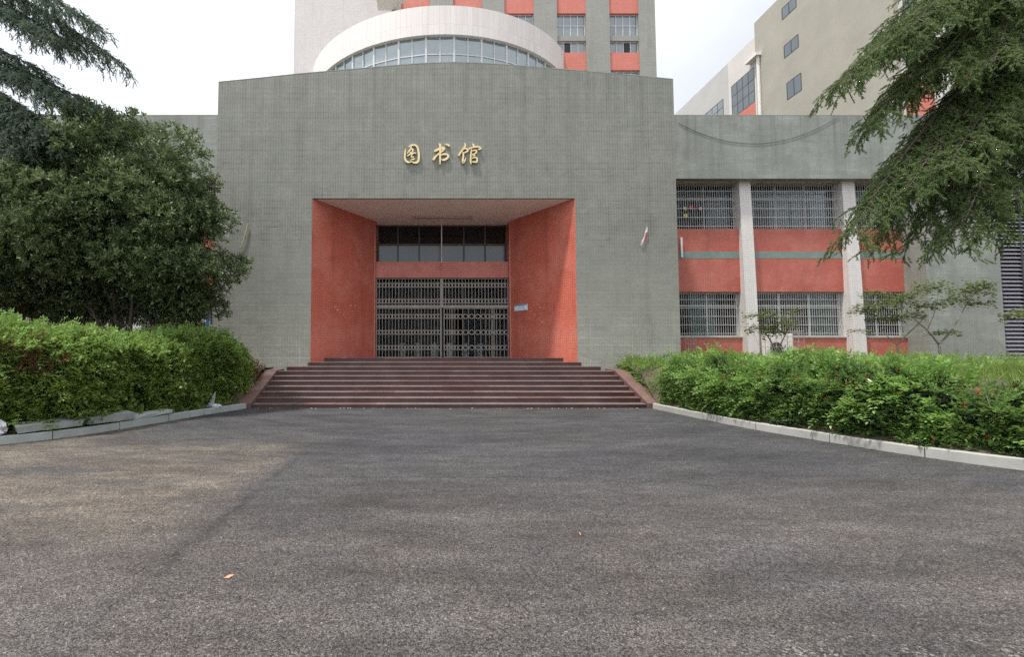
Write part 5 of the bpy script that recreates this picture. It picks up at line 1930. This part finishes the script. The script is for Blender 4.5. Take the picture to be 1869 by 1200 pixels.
loose_slab('long grey broken slab lying behind the left kerb, next to the plastic bag', (-7.55, 9.18, .20), (-6.98, 10.05, .23), .15, .12, 0, -.22, M['slab_grey'], 1)
loose_slab('thick grey broken slab lying second along the left kerb', (-6.95, 10.15, .20), (-6.62, 11.1, .20), .15, .15, 0, -.12, M['slab_grey'], 2)
loose_slab('thin pale broken slab lying farthest along the left kerb', (-6.60, 11.2, .18), (-6.32, 12.2, .22), .12, .06, 0, -.2, M['kerb_green'], 3)


def crumpled(name, label, c, r, seed, material, cat):
    b_ = bmesh.new(); bmesh.ops.create_icosphere(b_, subdivisions=3, radius=1)
    R_ = random.Random(seed)
    ph = [R_.uniform(0, 6) for _ in range(6)]
    for v_ in b_.verts:
        x, y, z = v_.co
        f = 1 + .22 * math.sin(7 * x + ph[0]) * math.sin(6 * y + ph[1]) + .16 * math.sin(13 * z + ph[2] + 9 * x) + .10 * math.sin(21 * y + ph[3]) + R_.uniform(-.07, .07)
        v_.co = Vector((x * r[0], y * r[1], max(-.9, z) * r[2])) * f
    me = bpy.data.meshes.new(name); b_.to_mesh(me); b_.free(); me.materials.append(material)
    o = bpy.data.objects.new(name, me); COL.objects.link(o)
    o.location = c
    return tag(o, label, cat)


crumpled('plastic_bag', 'crumpled white plastic bag on the left kerb beside the broken slabs', (-7.85, 9.0, .26), (.24, .20, .17), 3, M['plastic'], 'plastic bag')
crumpled('plastic_wrapper', 'small crumpled pale wrapper on the left kerb near the steps', (-5.85, 13.9, .19), (.15, .10, .05), 6, M['plastic'], 'wrapper')
sh_ = MB()
q0 = P(382, 742, 13.8); q0.z = .16
sh_.prism([q0 + Vector((-.09, 0, 0)), q0 + Vector((.10, .02, .02)), q0 + Vector((.13, .06, .42)), q0 + Vector((.02, .03, .20))], (.01, .02, 0))
tag(sh_.build('plastic_sheet', M['clear_plastic']), 'pointed shard of clear plastic standing against the left hedge', 'plastic sheet')

for k, (px, py, lab) in enumerate(((427, 1045, 'curled orange leaf lying alone on the near left asphalt'), (1053, 970, 'orange leaf scrap on the asphalt right of centre'), (1097, 910, 'tiny pale orange leaf on the asphalt farther right of centre'), (701, 990, 'small orange scrap on the asphalt left of centre'))):
    Y_ = EYE * 900 / (py - 649)
    x_ = (px - CXP) / 900 * Y_
    s_ = .035 if k == 0 else .022
    mb = MB()
    a = .4 + k
    e = Vector((math.cos(a), math.sin(a), 0)); f_ = Vector((-math.sin(a), math.cos(a), 0))
    c0 = Vector((x_, Y_, .004))
    mb.prism([c0 - e * s_, c0 + f_ * s_ * .4 + Vector((0, 0, .010)), c0 + e * s_ + Vector((0, 0, .012)), c0 - f_ * s_ * .4], (0, 0, .003))
    tag(mb.build('fallen_leaf', M['orange_leaf']), lab, 'leaf', 'fallen leaves on the asphalt')
# grit along the foot of the steps
n = 60
x = rng.uniform(-5.2, 6.7, n); y = 15.0 - np.abs(rng.normal(0, .09, n))
tv = np.array([(-1, -1, 0), (1, -1, 0), (1, 1, 0), (-1, 1, 0), (0, 0, 1.2)], float) * .018
tf = np.array([(0, 1, 4), (1, 2, 4), (2, 3, 4), (3, 0, 4)])
dd_ = unit(np.stack([rng.normal(0, 1, n), rng.normal(0, 1, n), np.zeros(n)], 1))
tag(scatter('gravel', [(tv, tf)], np.stack([x, y, np.full(n, .0)], 1), frames(dd_), rng.uniform(.3, 1.2, n), M['rock']), kind='stuff')

tri = sum(len(o.data.loops) - 2 * len(o.data.polygons) for o in bpy.data.objects if o.type == 'MESH')
print('TRIANGLES', tri, 'OBJECTS', len(bpy.data.objects))
